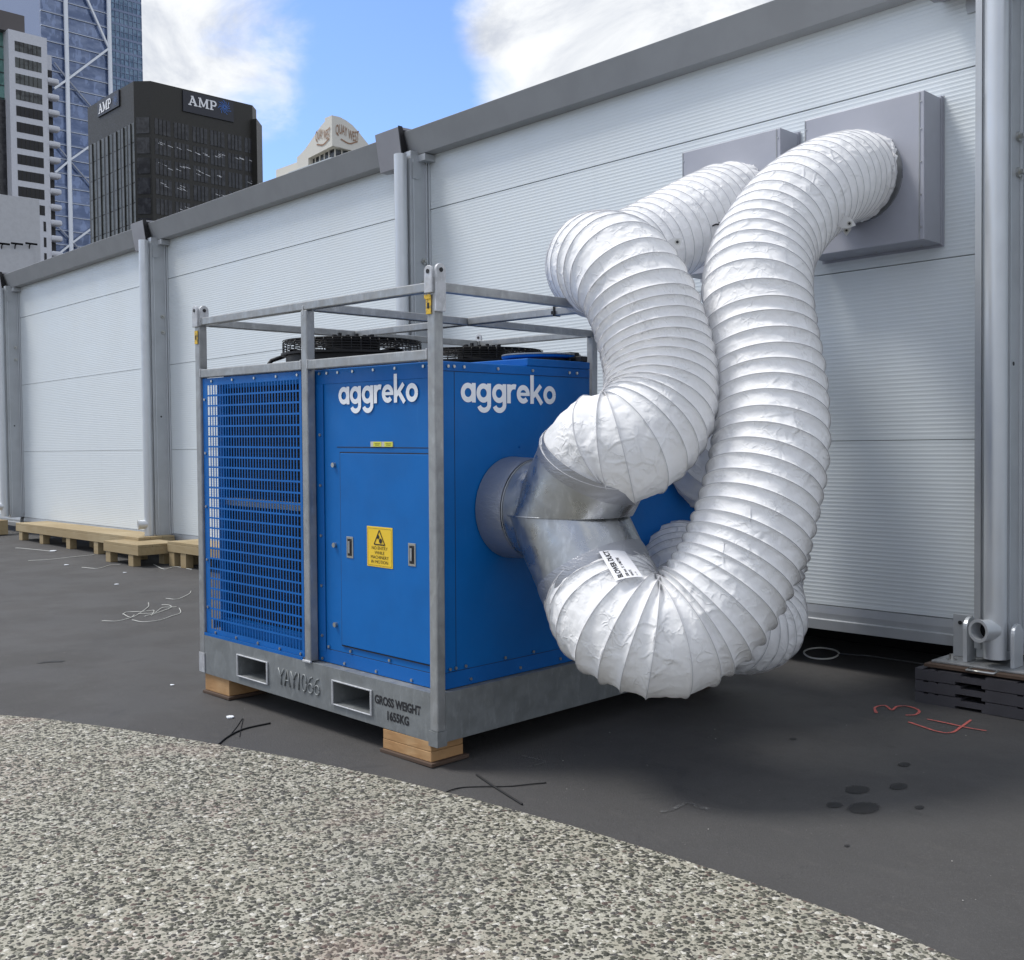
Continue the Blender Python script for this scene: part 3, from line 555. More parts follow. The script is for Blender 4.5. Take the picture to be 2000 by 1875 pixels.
# column foot: steel plate with lugs on grey plastic blocks
xr = cols_x[4]
plate = thing('base_plate', 'galvanised column base plate with upright lugs on plastic blocks', 'base plate', (xr, 5.9, .21))
Mi = Matrix.Translation((-xr, -5.9, -.21)); zt_ = .215
MB().box(xr-.345, xr+.17, 5.675, 6.13, zt_-.012, zt_).build('plate', GALV, plate, bevel=.003, M4=Mi)
for xx in (xr-.255, xr+.055):
    pr = [(xx, 5.79+.06*math.cos(t), zt_+.17+.06*math.sin(t)) for t in [i*PI/12 for i in range(13)]]
    MB().prism(pr+[(xx, 5.73, zt_+.001), (xx, 5.85, zt_+.001)], (.020, 0, 0)).build('lug', ALU_PIPE, plate, bevel=.002, M4=Mi) if xx > xr else None
xx = xr-.20
pr = [(xx, 5.80+.06*math.cos(t), zt_+.18+.06*math.sin(t)) for t in [i*PI/12 for i in range(13)]]
MB().prism(pr+[(xx, 5.74, zt_+.001), (xx, 5.86, zt_+.001)], (.022, 0, 0)).build('lug', ALU_PIPE, plate, bevel=.002, M4=Mi)
MB().box(xr-.31, xr-.205, 5.87, 5.884, zt_+.001, zt_+.235).build('upright_plate', ALU, plate, bevel=.002, M4=Mi)
MB().cyl((xr-.27, 5.869, zt_+.19), (xr-.27, 5.865, zt_+.19), .011, 12).build('bolt_hole', INK, plate, M4=Mi)
MB().ring((xr-.27, 5.76, zt_+.0005), (xr-.27, 5.76, zt_+.006), .026, .012, 18).build('washer', STEEL, plate, M4=Mi); MB().cyl((xr-.27, 5.76, zt_), (xr-.27, 5.76, zt_+.03), .012, 6).build('anchor_bolt', STEEL, plate, M4=Mi)
hd = [(xr-.12, 5.665, zt_-.01), (xr-.12, 5.60, zt_-.012), (xr+.02, 5.60, zt_-.012), (xr+.02, 5.665, zt_-.01)]
MB().tube(hd, .007, 8).build('handle', STEEL, plate, smooth=True, M4=Mi)
for k in range(3):
    t = thing('plastic_block', ['bottom grey interlocking plastic block under the column foot', 'middle grey interlocking plastic block under the column foot', 'top grey interlocking plastic block under the column foot'][k], 'plastic block', (xr, 5.9, gz(xr)+.064*k), group='stacked plastic blocks')
    Mi = Matrix.Translation((-xr, -5.9, -(gz(xr)+.064*k))); z0 = gz(xr)+.002+.064*k; x0 = xr-.40; y0 = 5.745 - .012*(2-k)
    m_ = MB(); xq = x0; j = 0
    y0 = 5.60
    segs = [(.045, 0), (.03, .006), (.035, 0), (.02, .006), (.12, 0), (.13, -.017), (.16, 0), (.03, .006), (.2, 0), (.12, -.017), (.25, 0)]
    prof = [(x0, z0)]
    for wd_, dz in segs:
        prof.append((xq, z0+.060-max(0, dz))); prof.append((xq+wd_, z0+.060-max(0, dz))) if dz >= 0 else (prof.append((xq, z0+.060-.014)), prof.append((xq+wd_, z0+.060-.014)))
        xq += wd_
    prof.append((xq, z0))
    xq2 = xq; low = []
    for wd_, dz in segs[::-1]:
        if dz < 0: low += [(xq2-.02, z0), (xq2-.02, z0+.016), (xq2-wd_-.03, z0+.016), (xq2-wd_-.03, z0)]
        xq2 -= wd_
    outl = []
    for q in prof+low:
        if not outl or (abs(outl[-1][0]-q[0]) > 1e-5 or abs(outl[-1][1]-q[1]) > 1e-5): outl.append(q)
    if abs(outl[0][0]-outl[-1][0]) < 1e-5 and abs(outl[0][1]-outl[-1][1]) < 1e-5: outl.pop()
    m_.prism([(q[0], y0+.02*0, q[1]) for q in outl], (0, .60, 0)).build('block_body', CRATE, t, M4=Mi)
board = MB().box(xr-.36, xr+.5, 5.62, 6.12, .187, .2025).build('plywood_sheet', PLY); tag(board, 'brown plywood sheet between column base plate and plastic blocks', 'plywood sheet')

# wooden walkway along the wall
def walkway(x0, x1, y0, y1, zt, legs, label):
    xm = (x0+x1)/2; t = thing('walkway_section', label, 'wooden walkway', (xm, y0, gz(xm)), group='timber walkway along the hall')
    Mi = Matrix.Translation((-xm, -y0, -gz(xm))); n_ = max(2, round((y1-y0)/.15)); wd_ = (y1-y0)/n_
    for i in range(n_): MB().box(x0+.01*(i % 2), x1, y0+wd_*i+.003, y0+wd_*(i+1)-.003, zt-.03, zt).build('board', BENCHT, t, bevel=.003, M4=Mi)
    MB().box(x0, x1, y0+.001, y0+.045, zt-.12, zt-.0315).build('front_beam', BENCHT, t, bevel=.003, M4=Mi); MB().box(x0, x0+.045, y0+.046, y1, zt-.12, zt-.0315).build('end_beam', BENCHT, t, bevel=.003, M4=Mi)
    MB().box(x1-.045, x1, y0+.046, y1, zt-.12, zt-.0315).build('end_beam', BENCHT, t, bevel=.003, M4=Mi)
    for lx in legs:
        for ly in (y0+.01, y1-.14): MB().box(lx, lx+.13, ly, ly+.09, gz(lx), zt-.1215).build('leg', BENCHT, t, bevel=.003, M4=Mi)
walkway(-16.25, -12.18, 5.52, 5.98, .385, [-16.15, -15.35, -14.40, -13.50], 'long timber walkway section with four legs at the left of the wall')
walkway(-12.56, -11.62, 5.26, 5.78, .345, [-12.52, -11.90], 'projecting timber step around the column foot')
walkway(-11.60, -8.8, 5.60, 5.98, .37, [-11.58, -11.3, -10.2, -9.1], 'timber walkway section running behind the caged unit')
tk = MB().box(-20.5, -17.1, 5.25, 5.7, gz(-18), gz(-18)+.22).build('timber_kerb', BENCHT, bevel=.006); tag(tk, 'weathered timber beam at the left end of the walkway', 'timber beam')
# cable lying below the wall
cc_ = gpt(1604, 1280); ea = gpt(1638, 1281)-cc_; eb = gpt(1604, 1271)-cc_
Q = [cc_+ea*math.cos(t)*(1+.04*math.sin(3*t))+eb*math.sin(t)+Vector((0, 0, .008+.006*(1+math.sin(t)))) for t in [i*2*PI/40+.1 for i in range(39)]]
tag(MB().tube(Q, .006, 8).build('cable_loop', WIRE, smooth=True), 'pale loop of cable on the ground under the wall', 'cable')
c0 = [gpt(1635, 1279), gpt(1700, 1284), gpt(1760, 1293), gpt(1815, 1302)]
tag(MB().tube([p+Vector((0, 0, .01)) for p in c0], .005, 8).build('cable_run', Mat('grey_cable', (.12, .12, .13), .5), smooth=True), 'grey cable running from the loop to the plastic blocks', 'cable')

# =================================================================== CHILLER
SO = Vector((-3.58071354, 2.95617206, .11)); SU = Vector((-.99964748, -.02265371, .01384624)); SV = Vector((-.02259047, .99973372, .0047068)); SW = Vector((.01394918, -.00439234, .99989306))
SM = Matrix(((-SU.x, SV.x, SW.x, SO.x), (-SU.y, SV.y, SW.y, SO.y), (-SU.z, SV.z, SW.z, SO.z), (0, 0, 0, 1)))
# local axes: x = -u (out of the right-hand face), y = v (away along the right-hand face), z = up
unit = thing('chiller_unit', 'blue caged chiller on a galvanised skid with two top fans', 'chiller', mat=SM)
def V(u, v, w_): return Vector((-u, v, w_))
class LB(MB):
    def ub(s, u0, u1, v0, v1, z0, z1): return s.box(-u1, -u0, v0, v1, z0, z1)
def part(mb, name, mat, **k): return mb.build(name, mat, k.pop('par', unit), **k)
HB, UL, UM, VL, VM, ZTR, ZMR = .218, 2.06, .968, 2.2, 1.1, 2.007, 1.719
# skid: front beam with two fork pockets, side and rear beams, top flange
sk = LB(); P1, P2 = (1.358, 1.642), (.471, .763)
for a, b in ((.0, P2[0]), (P2[1], P1[0]), (P1[1], UL)): sk.ub(a, b, 0, .006, 0, HB)
for a, b in (P1, P2): sk.ub(a, b, 0, .006, .155, HB); sk.ub(a, b, 0, .006, 0, .047)
part(sk, 'skid_front', GALV_SKID)
rg = LB()
for a, b in (P1, P2):
    rg.ub(a-.012, a, -.010, -.0005, .040, .163).ub(b, b+.012, -.010, -.0005, .040, .163).ub(a, b, -.010, -.0005, .155, .163).ub(a, b, -.010, -.0005, .040, .047)
part(rg, 'pocket_rim', WELD, bevel=.003)
for a, b in (P1, P2):
    part(LB().ub(a-.004, a, .0062, 2.1, .043, .159).ub(b, b+.004, .0062, 2.1, .043, .159).ub(a, b, .0062, 2.1, .155, .159).ub(a, b, .0062, 2.1, .043, .047), 'fork_pocket', GALV_SKID)
part(LB().ub(-.0005, .0055, .0065, VL-.007, 0, HB), 'skid_side', GALV_SKID); part(LB().ub(UL-.006, UL, .0065, VL-.007, 0, HB), 'skid_side', GALV_SKID); part(LB().ub(0, UL, VL-.006, VL, 0, HB), 'skid_rear', GALV_SKID)
part(LB().ub(.006, UL-.007, .0065, VL-.007, HB-.006, HB-.001), 'skid_deck', GALV_SKID)
part(LB().ub(-.006, .055, -.006, -.0006, -.015, .052).ub(-.006, -.0006, -.0005, .05, -.015, .052), 'corner_foot', GALV_SKID)
part(LB().ub(UL-.055, UL+.004, -.006, -.0006, .005, .115), 'corner_foot', WELD)
PW = .05
def post(u, v, z0, z1): return part(LB().ub(u, u+PW, v, v+PW, z0, z1), 'post', GALV, bevel=.006)
post(-.004, -.004, .052, ZTR+.02); post(UL-PW, -.003, .1, ZTR+.01); post(UM-.01, -.003, HB+.001, ZTR-.0415)
post(0, VL-PW, HB+.001, ZTR); post(UL-PW, VL-PW, HB+.001, ZTR); post(UM-.01, VL-PW, HB+.001, ZTR-.0415); post(UL-PW, VM, HB+.001, ZTR-.0415)
RT = .042
def rail(u0, u1, v0, v1, z1, h=RT): return part(LB().ub(u0, u1, v0, v1, z1-h, z1), 'rail', GALV, bevel=.005)
rail(PW-.003, UL-PW-.001, 0, .04, ZTR); rail(.0, .04, PW-.003, VL-PW-.001, ZTR); rail(UL-.042, UL-.002, PW, VL-PW-.001, ZTR); rail(PW+.001, UL-PW-.001, VL-.042, VL-.002, ZTR)
rail(UM, UM+.04, .041, VL-.043, ZTR-.001); rail(.041, UM-.001, VM-.02, VM+.02, ZTR-.0005); rail(UM+.041, UL-.043, VM-.02, VM+.02, ZTR-.0005)
rail(PW-.003, UM-.011, -.001, .035, ZMR, .047); rail(UM+PW-.009, UL-PW-.001, -.001, .035, ZMR, .047)
for u_, z_, in ((UM+.02, ZTR-.044), (PW+.004, ZMR-.02), (UM-.012, ZMR-.02), (UM+PW-.004, ZMR-.02), (UL-PW-.003, ZMR-.02)):
    part(LB().ub(u_-.004, u_+.004, -.005, .03, z_-.024, z_+.024), 'weld_bead', WELD, bevel=.003)
part(LB().ub(UM-.02, UM+.05, -.012, .0, HB-.004, HB+.008), 'weld_bead', WELD, bevel=.003)
# lifting lugs
def lug(u, v, axis, zlo, zhi, r=.032):
    pr = []
    for i in range(13):
        t = i*PI/12; pr.append((r*math.cos(t), zhi-r+r*math.sin(t)))
    pr += [(-r, zlo), (r, zlo)]
    m_ = LB()
    if axis == 'v': m_.prism([V(u-p, v, z_) for p, z_ in pr], (0, -.014, 0))
    else: m_.prism([V(u, v+p, z_) for p, z_ in pr], (.014, 0, 0))
    l_ = part(m_, 'lifting_lug', WELD, bevel=.003)
    c = V(u, v-.0145, zhi-r) if axis == 'v' else V(u-.0145, v, zhi-r)
    dv = Vector((0, -.002, 0)) if axis == 'v' else Vector((.002, 0, 0))
    MB().cyl(c, c+dv, .010, 16).build('lug_hole', INK, l_)
lug(.022, -.0045, 'v', ZTR-.05, ZTR+.068, .026); lug(-.0045, .022, 'u', ZTR-.13, ZTR+.076, .028)
lug(UL-.028, -.0035, 'v', ZTR-.05, ZTR+.07, .028); lug(UL-PW-.001, .024, 'u', ZTR-.045, ZTR+.07, .028)
lug(UL-.028, VL-.02, 'v', ZTR-.01, ZTR+.05, .028); lug(.028, VL-.02, 'v', ZTR-.01, ZTR+.05, .028)
for u_, zz in ((.030, ZTR-.095), (UL-.028, ZTR-.10)):
    tg_ = part(LB().ub(u_-.017, u_+.017, -.010, -.0065, zz-.045, zz+.03), 'yellow_tag', YELTAG, bevel=.003); MB().box(-u_-.006, -u_+.006, -.0115, -.0102, zz-.02, zz+.004).build('keyhole', INK, tg_)
part(LB().ub(.012, .055, -.0125, -.0105, ZTR-.075, ZTR-.055), 'yellow_tag', YELTAG, bevel=.003)

# blue evaporator cabinet (right-hand front)
FV = .06; FU = .04
cab = part(LB().ub(FU, .985, FV, 1.06, HB+.001, 1.672), 'cabinet', BLUE, bevel=.004)
part(LB().ub(FU-.002, .60, FV+.55, 1.06, 1.6725, 1.708), 'cabinet_top_rise', BLUE2, bevel=.004)
cap_ = part(LB().ub(FU-.004, .985, 1.061, 2.16, HB+.001, 1.45), 'rear_cabinet', BLUE, bevel=.004)
# folded edge strips and plinth
for z0, z1 in ((1.630, 1.668), (HB+.002, .292)):
    part(LB().ub(FU-.0035, FU-.0005, FV+.0, 1.055, z0, z1), 'edge_strip', BLUE2, bevel=.001)
part(LB().ub(.045, .98, FV-.0035, FV-.0005, HB+.002, .285), 'edge_strip', BLUE2, bevel=.001); part(LB().ub(.045, .98, FV-.0035, FV-.0005, 1.60, 1.668), 'edge_strip', BLUE2, bevel=.001)
part(LB().ub(.905, .984, FV-.0065, FV-.004, .27, 1.60), 'edge_strip', BLUE2, bevel=.001)
for v_ in (.145,): part(LB().ub(FU-.0012, FU-.0004, v_, v_+.002, .293, 1.629), 'panel_seam', INK)
part(LB().ub(.045, .80, FV-.0012, FV-.0004, 1.289, 1.2925), 'panel_seam', INK)
part(LB().ub(FU-.0008, FU-.0002, .08, 1.05, 1.6275, 1.6295), 'panel_seam', INK)
part(LB().ub(FU-.0008, FU-.0002, .08, 1.05, .2925, .2945), 'panel_seam', INK); part(LB().ub(.05, .90, FV-.0008, FV-.0002, .2855, .288), 'panel_seam', INK)
# access door
door = part(LB().ub(.10, .765, FV-.010, FV-.0005, .325, 1.262), 'access_door', BLUE, bevel=.003)
MB().box(-.7685, -.7655, FV-.0075, FV-.0003, .322, 1.266).box(-.768, -.098, FV-.0075, FV-.0003, 1.2635, 1.2675).box(-.768, -.098, FV-.0075, FV-.0003, .319, .323).build('door_gasket', INK, door)
for z_ in (1.203, .81, .417):
    c = V(.822, FV, z_)
    part(MB().cyl(c+Vector((0, -.0005, 0)), c+Vector((0, -.014, 0)), .012, 20), 'quarter_turn_latch', STEEL, smooth='auto')
def latch(u, z_):
    h_ = MB().box(-u-.026, -u+.026, FV-.013, FV-.0105, z_-.052, z_+.052).build('handle', STEEL, door, bevel=.006)
    return h_
for u_ in (.689, .223):
    h_ = latch(u_, .809); MB().box(-u_-.015, -u_+.015, FV-.0138, FV-.0132, .770, .848).build('handle_recess', BLACK, h_) if False else None
    MB().box(-u_-.016, -u_+.016, FV-.0145, FV-.0132, .768, .85).build('handle_recess', INK, door); MB().box(-u_-.009, -u_+.005, FV-.019, FV-.0150, .780, .838).build('handle_grip', GALV, door, bevel=.002)
# bolts
bolt0 = part(MB().cyl((0, 0, 0), (0, -.006, 0), .0075, 6), 'bolt', STEEL)
bolt0.location = V(.10, FV-.0037, 1.652)
bolt1 = part(MB().cyl((0, 0, 0), (.006, 0, 0), .0075, 6), 'bolt', STEEL); bolt1.location = V(FU-.0037, .105, 1.650)
for u_, z_ in ((.14, 1.652), (.34, 1.652), (.50, 1.652), (.66, 1.652), (.78, 1.652), (.87, 1.652), (.93, 1.652), (.93, 1.35), (.93, 1.1), (.93, .85), (.93, .6), (.93, .35), (.88, .30), (.93, .235), (.75, .235), (.50, .235), (.24, .235), (.70, .302), (.40, .302)): copy_part(bolt0, unit, V(u_, FV-.0067 if u_ > .9 else FV-.0037, z_))
for v_, z_ in ((.14, 1.650), (.20, 1.650), (.41, 1.650), (.64, 1.650), (.90, 1.650), (.955, 1.650), (.105, .308), (.14, .308), (.20, .308), (.45, .308), (.64, .308), (.23, .245), (.55, .245), (.83, .245)): copy_part(bolt1, unit, V(FU-.0037, v_, z_))
b3 = part(MB().cyl((0, 0, 0), (.004, 0, 0), .006, 6), 'bolt', BLUE2); b3.location = V(FU-.0005, .555, 1.29)
# lettering
logo_word(lambda s, t, z: V(.778-s, FV-.0040-z, 1.4965+t), .0865*.975, unit, WHITE_VINYL)
logo_word(lambda s, t, z: V(FU-.0022-z, .183+s, 1.4935+t), .0865*1.01, unit, WHITE_VINYL)
# warning sign
ps = lambda s, t, z: V(.457-s, FV-.0135-z, .826+t)
sg = part(LB().ub(.361, .553, FV-.0125, FV-.0102, .732, .921), 'warning_sign', YELLOW, bevel=.004)
def sgp(mb, name, mat): return mb.build(name, mat, sg)
fr = bmesh.new(); k_ = .0
for a_, b_ in (((-.088, -.0865), (.088, -.0865)), ((.088, -.0865), (.088, .0865)), ((.088, .0865), (-.088, .0865)), ((-.088, .0865), (-.088, -.0865))):
    k_ += .0001; strip(fr, [a_, b_], .0012, k_, ps)
tri = [(0, .080), (-.040, .012), (.040, .012), (0, .080)]
for i in range(3): k_ += .0001; strip(fr, [tri[i], tri[i+1]], .0055, k_, ps)
for cx_, cy_, r_ in ((-.010, .048, .011), (.009, .030, .013)):
    k_ += .0001; fr.faces.new([fr.verts.new(ps(cx_+r_*(1 if i % 2 else .78)*math.cos(i*PI/10), cy_+r_*(1 if i % 2 else .78)*math.sin(i*PI/10), k_)) for i in range(20)])
me = bpy.data.meshes.new('pictogram'); fr.to_mesh(me); fr.free(); me.materials.append(M(INK)); po = bpy.data.objects.new('pictogram', me); C.objects.link(po); po.parent = sg
for i, tx in enumerate(('NO ENTRY', 'WHILE', 'MACHINERY', 'IN MOTION')):
    text_part(tx, .0215, lambda s, t, z, i=i: ps(s, t-.012-.0215*i, z), sg, INK, off=0, xs=1.12, align='CENTER')
st = part(LB().ub(.363, .530, FV-.0035, FV-.0012, 1.294, 1.318), 'instruction_sticker', Mat('silver_label', (.5, .5, .45), .4))
for a_, b_ in ((.365, .425), (.448, .508)): MB().box(-b_, -a_, FV-.0045, FV-.0037, 1.295, 1.317).build('yellow_patch', Mat('yellow_green_label', (.62, .62, .06), .5), st)
for uu, tx in ((.395, 'Stop'), (.478, 'Run')):
    for ln in (0, 1): text_part(('Emergency', 'Stop')[ln] if uu < .45 and False else '— —', .007, lambda s, t, z, uu=uu, ln=ln: V(uu-s, FV-.005-z, 1.308-.009*ln+t), st, INK, align='CENTER') if False else None
    MB().box(-uu-.020, -uu+.020, FV-.0050, FV-.0047, 1.3075, 1.3095).box(-uu-.016, -uu+.016, FV-.0050, FV-.0047, 1.301, 1.303).build('print_lines', INK, st)
# skid lettering: welded-on YAY1066 and stencilled weight
yb = MB(); ny = 0
def wl(pts, x):
    for i in range(len(pts)-1): pass
    yb.tube([V(1.25-(x+px_), -.002, .062+py_) for px_, py_ in pts], .0042, 8)
x_ = 0
for ch in 'YAY1066':
    if ch == 'Y': wl([(0, .085), (.025, .045), (.025, 0)], x_); wl([(.025, .045), (.05, .085)], x_); x_ += .058
    elif ch == 'A': wl([(0, 0), (.025, .085), (.05, 0)], x_); wl([(.011, .03), (.039, .03)], x_); x_ += .058
    elif ch == '1': wl([(.0, .07), (.012, .085), (.012, 0)], x_); x_ += .036
    elif ch == '0': wl([(.023+.021*math.cos(t), .0425+.0425*math.sin(t)) for t in [i*2*PI/16 for i in range(17)]], x_); x_ += .056
    elif ch == '6': wl([(.040, .082), (.020, .074), (.006, .050), (.002, .026)], x_); wl([(.0225+.0205*math.cos(t), .0235+.0235*math.sin(t)) for t in [i*2*PI/16 for i in range(17)]], x_); x_ += .056
part(yb, 'embossed_lettering', GALV_SKID, smooth=True)
text_part('GROSS WEIGHT', .055, lambda s, t, z: V(.2775-s, -.0015-z, .107+t), unit, INK, name='stencilled_lettering', off=.0020, xs=.83, align='CENTER')
text_part('1655KG', .055, lambda s, t, z: V(.275-s, -.0015-z, .045+t), unit, INK, name='stencilled_lettering', off=.0020, xs=.88, align='CENTER')

# condenser section: mesh guard, coil, dark housing
mg = LB(); mu0, mu1, mz0, mz1 = 1.03, 2.005, .232, 1.668; hu0, hu1, hz0, hz1 = 1.05, 1.955, .262, 1.628
vy0, vy1 = .012, .0145
mg.ub(mu0, hu0, vy0, vy1, mz0, mz1).ub(hu1, mu1, vy0, vy1, mz0, mz1).ub(hu0, hu1, vy0, vy1, mz0, hz0).ub(hu0, hu1, vy0, vy1, hz1, mz1)
nc, nr = 33, 24
for i in range(1, nc):
    u_ = hu0+(hu1-hu0)*i/nc; mg.ub(u_-.0040, u_+.0040, vy0, vy1, hz0, hz1)
for j in range(1, nr):
    z_ = hz0+(hz1-hz0)*j/nr; mg.ub(hu0, hu1, vy0-.0004, vy1-.0004, z_-.0048, z_+.0048)
part(mg, 'mesh_guard', BLUE2)
for z_ in (1.55, 1.25, .95, .65, .38): copy_part(bolt0, unit, V(1.98, vy0-.001, z_))
for u_ in (1.06, 1.25, 1.46, 1.68, 1.9): copy_part(bolt0, unit, V(u_, vy0-.001, 1.65)); copy_part(bolt0, unit, V(u_, vy0-.001, .245))
part(LB().ub(1.03, UL-.05, .0, .004, HB+.0, HB+.016), 'base_lip', BLUE2)
# coil set back from the guard, blue frame around it
part(LB().ub(1.02, 1.93, .13, 2.05, HB+.05, 1.664), 'condenser_coil', COIL)
fn = LB()
for i in range(60):
    z_ = .28+i*.022; fn.ub(1.03, 1.92, .1235, .1295, z_, z_+.003)
part(fn, 'coil_fins', BLACK)
part(LB().ub(1.93, 1.99, .09, .17, HB+.002, 1.665).ub(1.0, 1.02, .09, .17, HB+.002, 1.665).ub(1.02, 1.93, .08, .13, HB+.002, HB+.10).ub(1.02, 1.93, .105, .122, 1.612, 1.665), 'coil_frame', BLUE2, bevel=.003)
part(LB().ub(1.02, 1.93, .100, .1225, .955, 1.0), 'coil_mid_rail', GALV_SKID, bevel=.003)
part(LB().ub(UL-.055, UL-.052, .06, VL-.1, .25, .30).ub(1.7, UL-.06, .3, .32, .24, .26), 'inner_angle', GALV)
part(LB().ub(1.0, 1.93, .10, 2.10, 1.666, 1.69), 'fan_deck', BLACK, bevel=.004)
# two axial fans with wire guards
def fan(u, v, r, zb, zt):
    sh = part(MB().ring(V(u, v, 1.6905), V(u, v, zb), r-.015, r-.03, 48), 'fan_shroud', BLACK, smooth='auto')
    MB().ring(V(u, v, zb-.012), V(u, v, zb), r+.012, r-.028, 48).build('shroud_rim', BLACK, sh, smooth='auto')
    g = MB()
    def dome(f): return zb+(zt-zb)*min(1, (1-f)*1.25+.62) if f < 1 else zb
    for j in range(5):                                   # upright wall of the guard: rings
        z_ = zb+.012+j*(zt-zb)*.15; g.tube([V(u+r*math.cos(t), v+r*math.sin(t), z_) for t in [i*2*PI/56 for i in range(56)]], .0026, 5, closed=True)
    for j in range(12):                                   # top of the guard: rings
        f = .97-.068*j; g.tube([V(u+r*f*math.cos(t), v+r*f*math.sin(t), zb+(zt-zb)*(.72+.28*(1-f)*1.35 if j else .70)) for t in [i*2*PI/56 for i in range(56)]], .0026, 5, closed=True)
    for i in range(48):
        t = i*2*PI/48; c_, s_ = math.cos(t), math.sin(t)
        pth = [V(u+r*c_, v+r*s_, zb-.01), V(u+r*c_, v+r*s_, zb+(zt-zb)*.6), V(u+r*.975*c_, v+r*.975*s_, zb+(zt-zb)*.71), V(u+r*.6*c_, v+r*.6*s_, zb+(zt-zb)*.86), V(u+r*.25*c_, v+r*.25*s_, zt)]
        g.tube(pth, .0034 if i % 4 == 0 else .0022, 5)
    g.build('fan_guard', BLACK, sh)
    hub = MB().cyl(V(u, v, zb-.02), V(u, v, zt-.004), .145, 32)
    for j in range(7): hub.ring(V(u, v, zb+.012*j+.008), V(u, v, zb+.012*j+.013), .152, .1455, 32)
    hub.build('motor', BLACK, sh, smooth='auto')
    tb = MB()
    for j in range(14):
        t = j*.45; tb.box(-u+.11*math.cos(t)-.008, -u+.11*math.cos(t)+.008, v+.11*math.sin(t)-.008, v+.11*math.sin(t)+.008, zt-.004, zt+.008+.006*(j % 3))
    tb.build('motor_terminals', BLACK, sh)
    for j in range(5):
        t = j*2*PI/5; a = V(u+.13*math.cos(t), v+.13*math.sin(t), zb-.02); b = V(u+(r-.05)*math.cos(t+.3), v+(r-.05)*math.sin(t+.3), zb+.01); MB().bar(a, b, .13, .008, (0, .3, 1)).build('fan_blade', BLACK, sh)
fan(1.42, .62, .385, 1.80, 1.895); fan(1.42, 1.62, .385, 1.80, 1.895)
part(MB().tube([V(1.77, .40, 1.80), V(1.81, .34, 1.775), V(1.84, .31, 1.72), V(1.87, .28, 1.66)], .012, 8), 'flex_conduit', BLACK, smooth=True)
part(MB().cyl(V(.30, .98, 1.7085), V(.30, .98, 1.730), .175, 40), 'fan_inlet_ring', BLACK, smooth='auto')
part(MB().tube([V(.30, .98, 1.7305), V(.30, .98, 1.734), V(.30, .98, 1.744), V(.30, .98, 1.747)], [.18, .200, .204, .195], 56), 'round_hatch', BLUE2, smooth='auto')
part(MB().ring(V(.30, .98, 1.7475), V(.30, .98, 1.754), .203, .15, 56), 'hatch_rim', GALV, smooth='auto')
part(LB().ub(.10, .20, .98, 1.05, 1.7085, 1.76).ub(.045, .085, 1.0, 1.05, 1.7085, 1.738), 'hatch_clamp', BLACK, bevel=.004)
part(LB().ub(.60, 1.0, .12, 1.05, 1.6735, 1.70), 'dark_top_sheet', BLACK, bevel=.003)
# black cable ties round the rails
for (u_, v_, ax) in ((.02, .985, 'v'), (.30, VM, 'u')):
    m_ = LB(); e = .0225
    if ax == 'v': m_.box(-u_-e, -u_+e, v_-.005, v_+.005, ZTR-RT-.004, ZTR-RT-.0006).box(-u_-e, -u_+e, v_-.005, v_+.005, ZTR+.0006, ZTR+.004).box(-u_+e, -u_+e+.003, v_-.005, v_+.005, ZTR-RT-.004, ZTR+.004).box(-u_-e-.003, -u_-e, v_-.005, v_+.005, ZTR-RT-.004, ZTR+.004)
    else: m_.box(-u_-.005, -u_+.005, v_-e, v_+e, ZTR-RT-.004, ZTR-RT-.0006).box(-u_-.005, -u_+.005, v_-e, v_+e, ZTR+.0006, ZTR+.004).box(-u_-.005, -u_+.005, v_-e-.003, v_-e, ZTR-RT-.004, ZTR+.004).box(-u_-.012, -u_+.012, v_-e-.010, v_-e-.0035, ZTR-RT+.005, ZTR-.02)
    part(m_, 'cable_tie', BLACK)

# timber packers under the skid corners
def packer(u0, u1, v0, v1, n_, labs, blabel):
    zs = (SM @ V((u0+u1)/2, (v0+v1)/2, 0)).z-.001; c0_ = SM @ V((u0+u1)/2, (v0+v1)/2, 0); zg = gz(c0_.x)+.001
    zpl = zg+.018; hh = (zs-zpl)/n_
    Mx = Matrix.Translation((c0_.x, c0_.y, 0)) @ Matrix.Rotation(.0227, 4, 'Z')
    wu, wv = abs(u1-u0)/2, abs(v1-v0)/2
    b_ = MB().box(-wu-.008, wu+.02, -wv-.014, wv+.02, zg, zpl-.001).build('packing_board', PLY, bevel=.003); b_.matrix_world = Mx; tag(b_, blabel, 'board', 'boards under the skid')
    for i in range(n_):
        z0 = zpl+hh*i; o_ = MB().box(-wu+.002*i, wu-.001*i, -wv, wv, 0, hh-.0012).build('timber_block', TIMBER, bevel=.0025); o_.matrix_world = Mx @ Matrix.Translation((0, 0, z0)); tag(o_, labs[i], 'timber block', 'timber blocks under the skid')
packer(.045, .385, .0, .19, 2, ['lower pine block under the near skid corner', 'upper pine block under the near skid corner'], 'brown board on the asphalt under the near skid corner')
packer(1.77, 2.03, .012, .24, 1, ['single pine block under the left skid corner'], 'brown board on the asphalt under the left skid corner')
packer(.05, .3, 1.95, 2.1, 1, ['pine block under the rear skid corner by the wall'], 'board under the rear skid corner by the wall')
packer(1.80, 2.03, 1.95, 2.1, 1, ['pine block under the far rear skid corner'], 'board under the far rear skid corner')

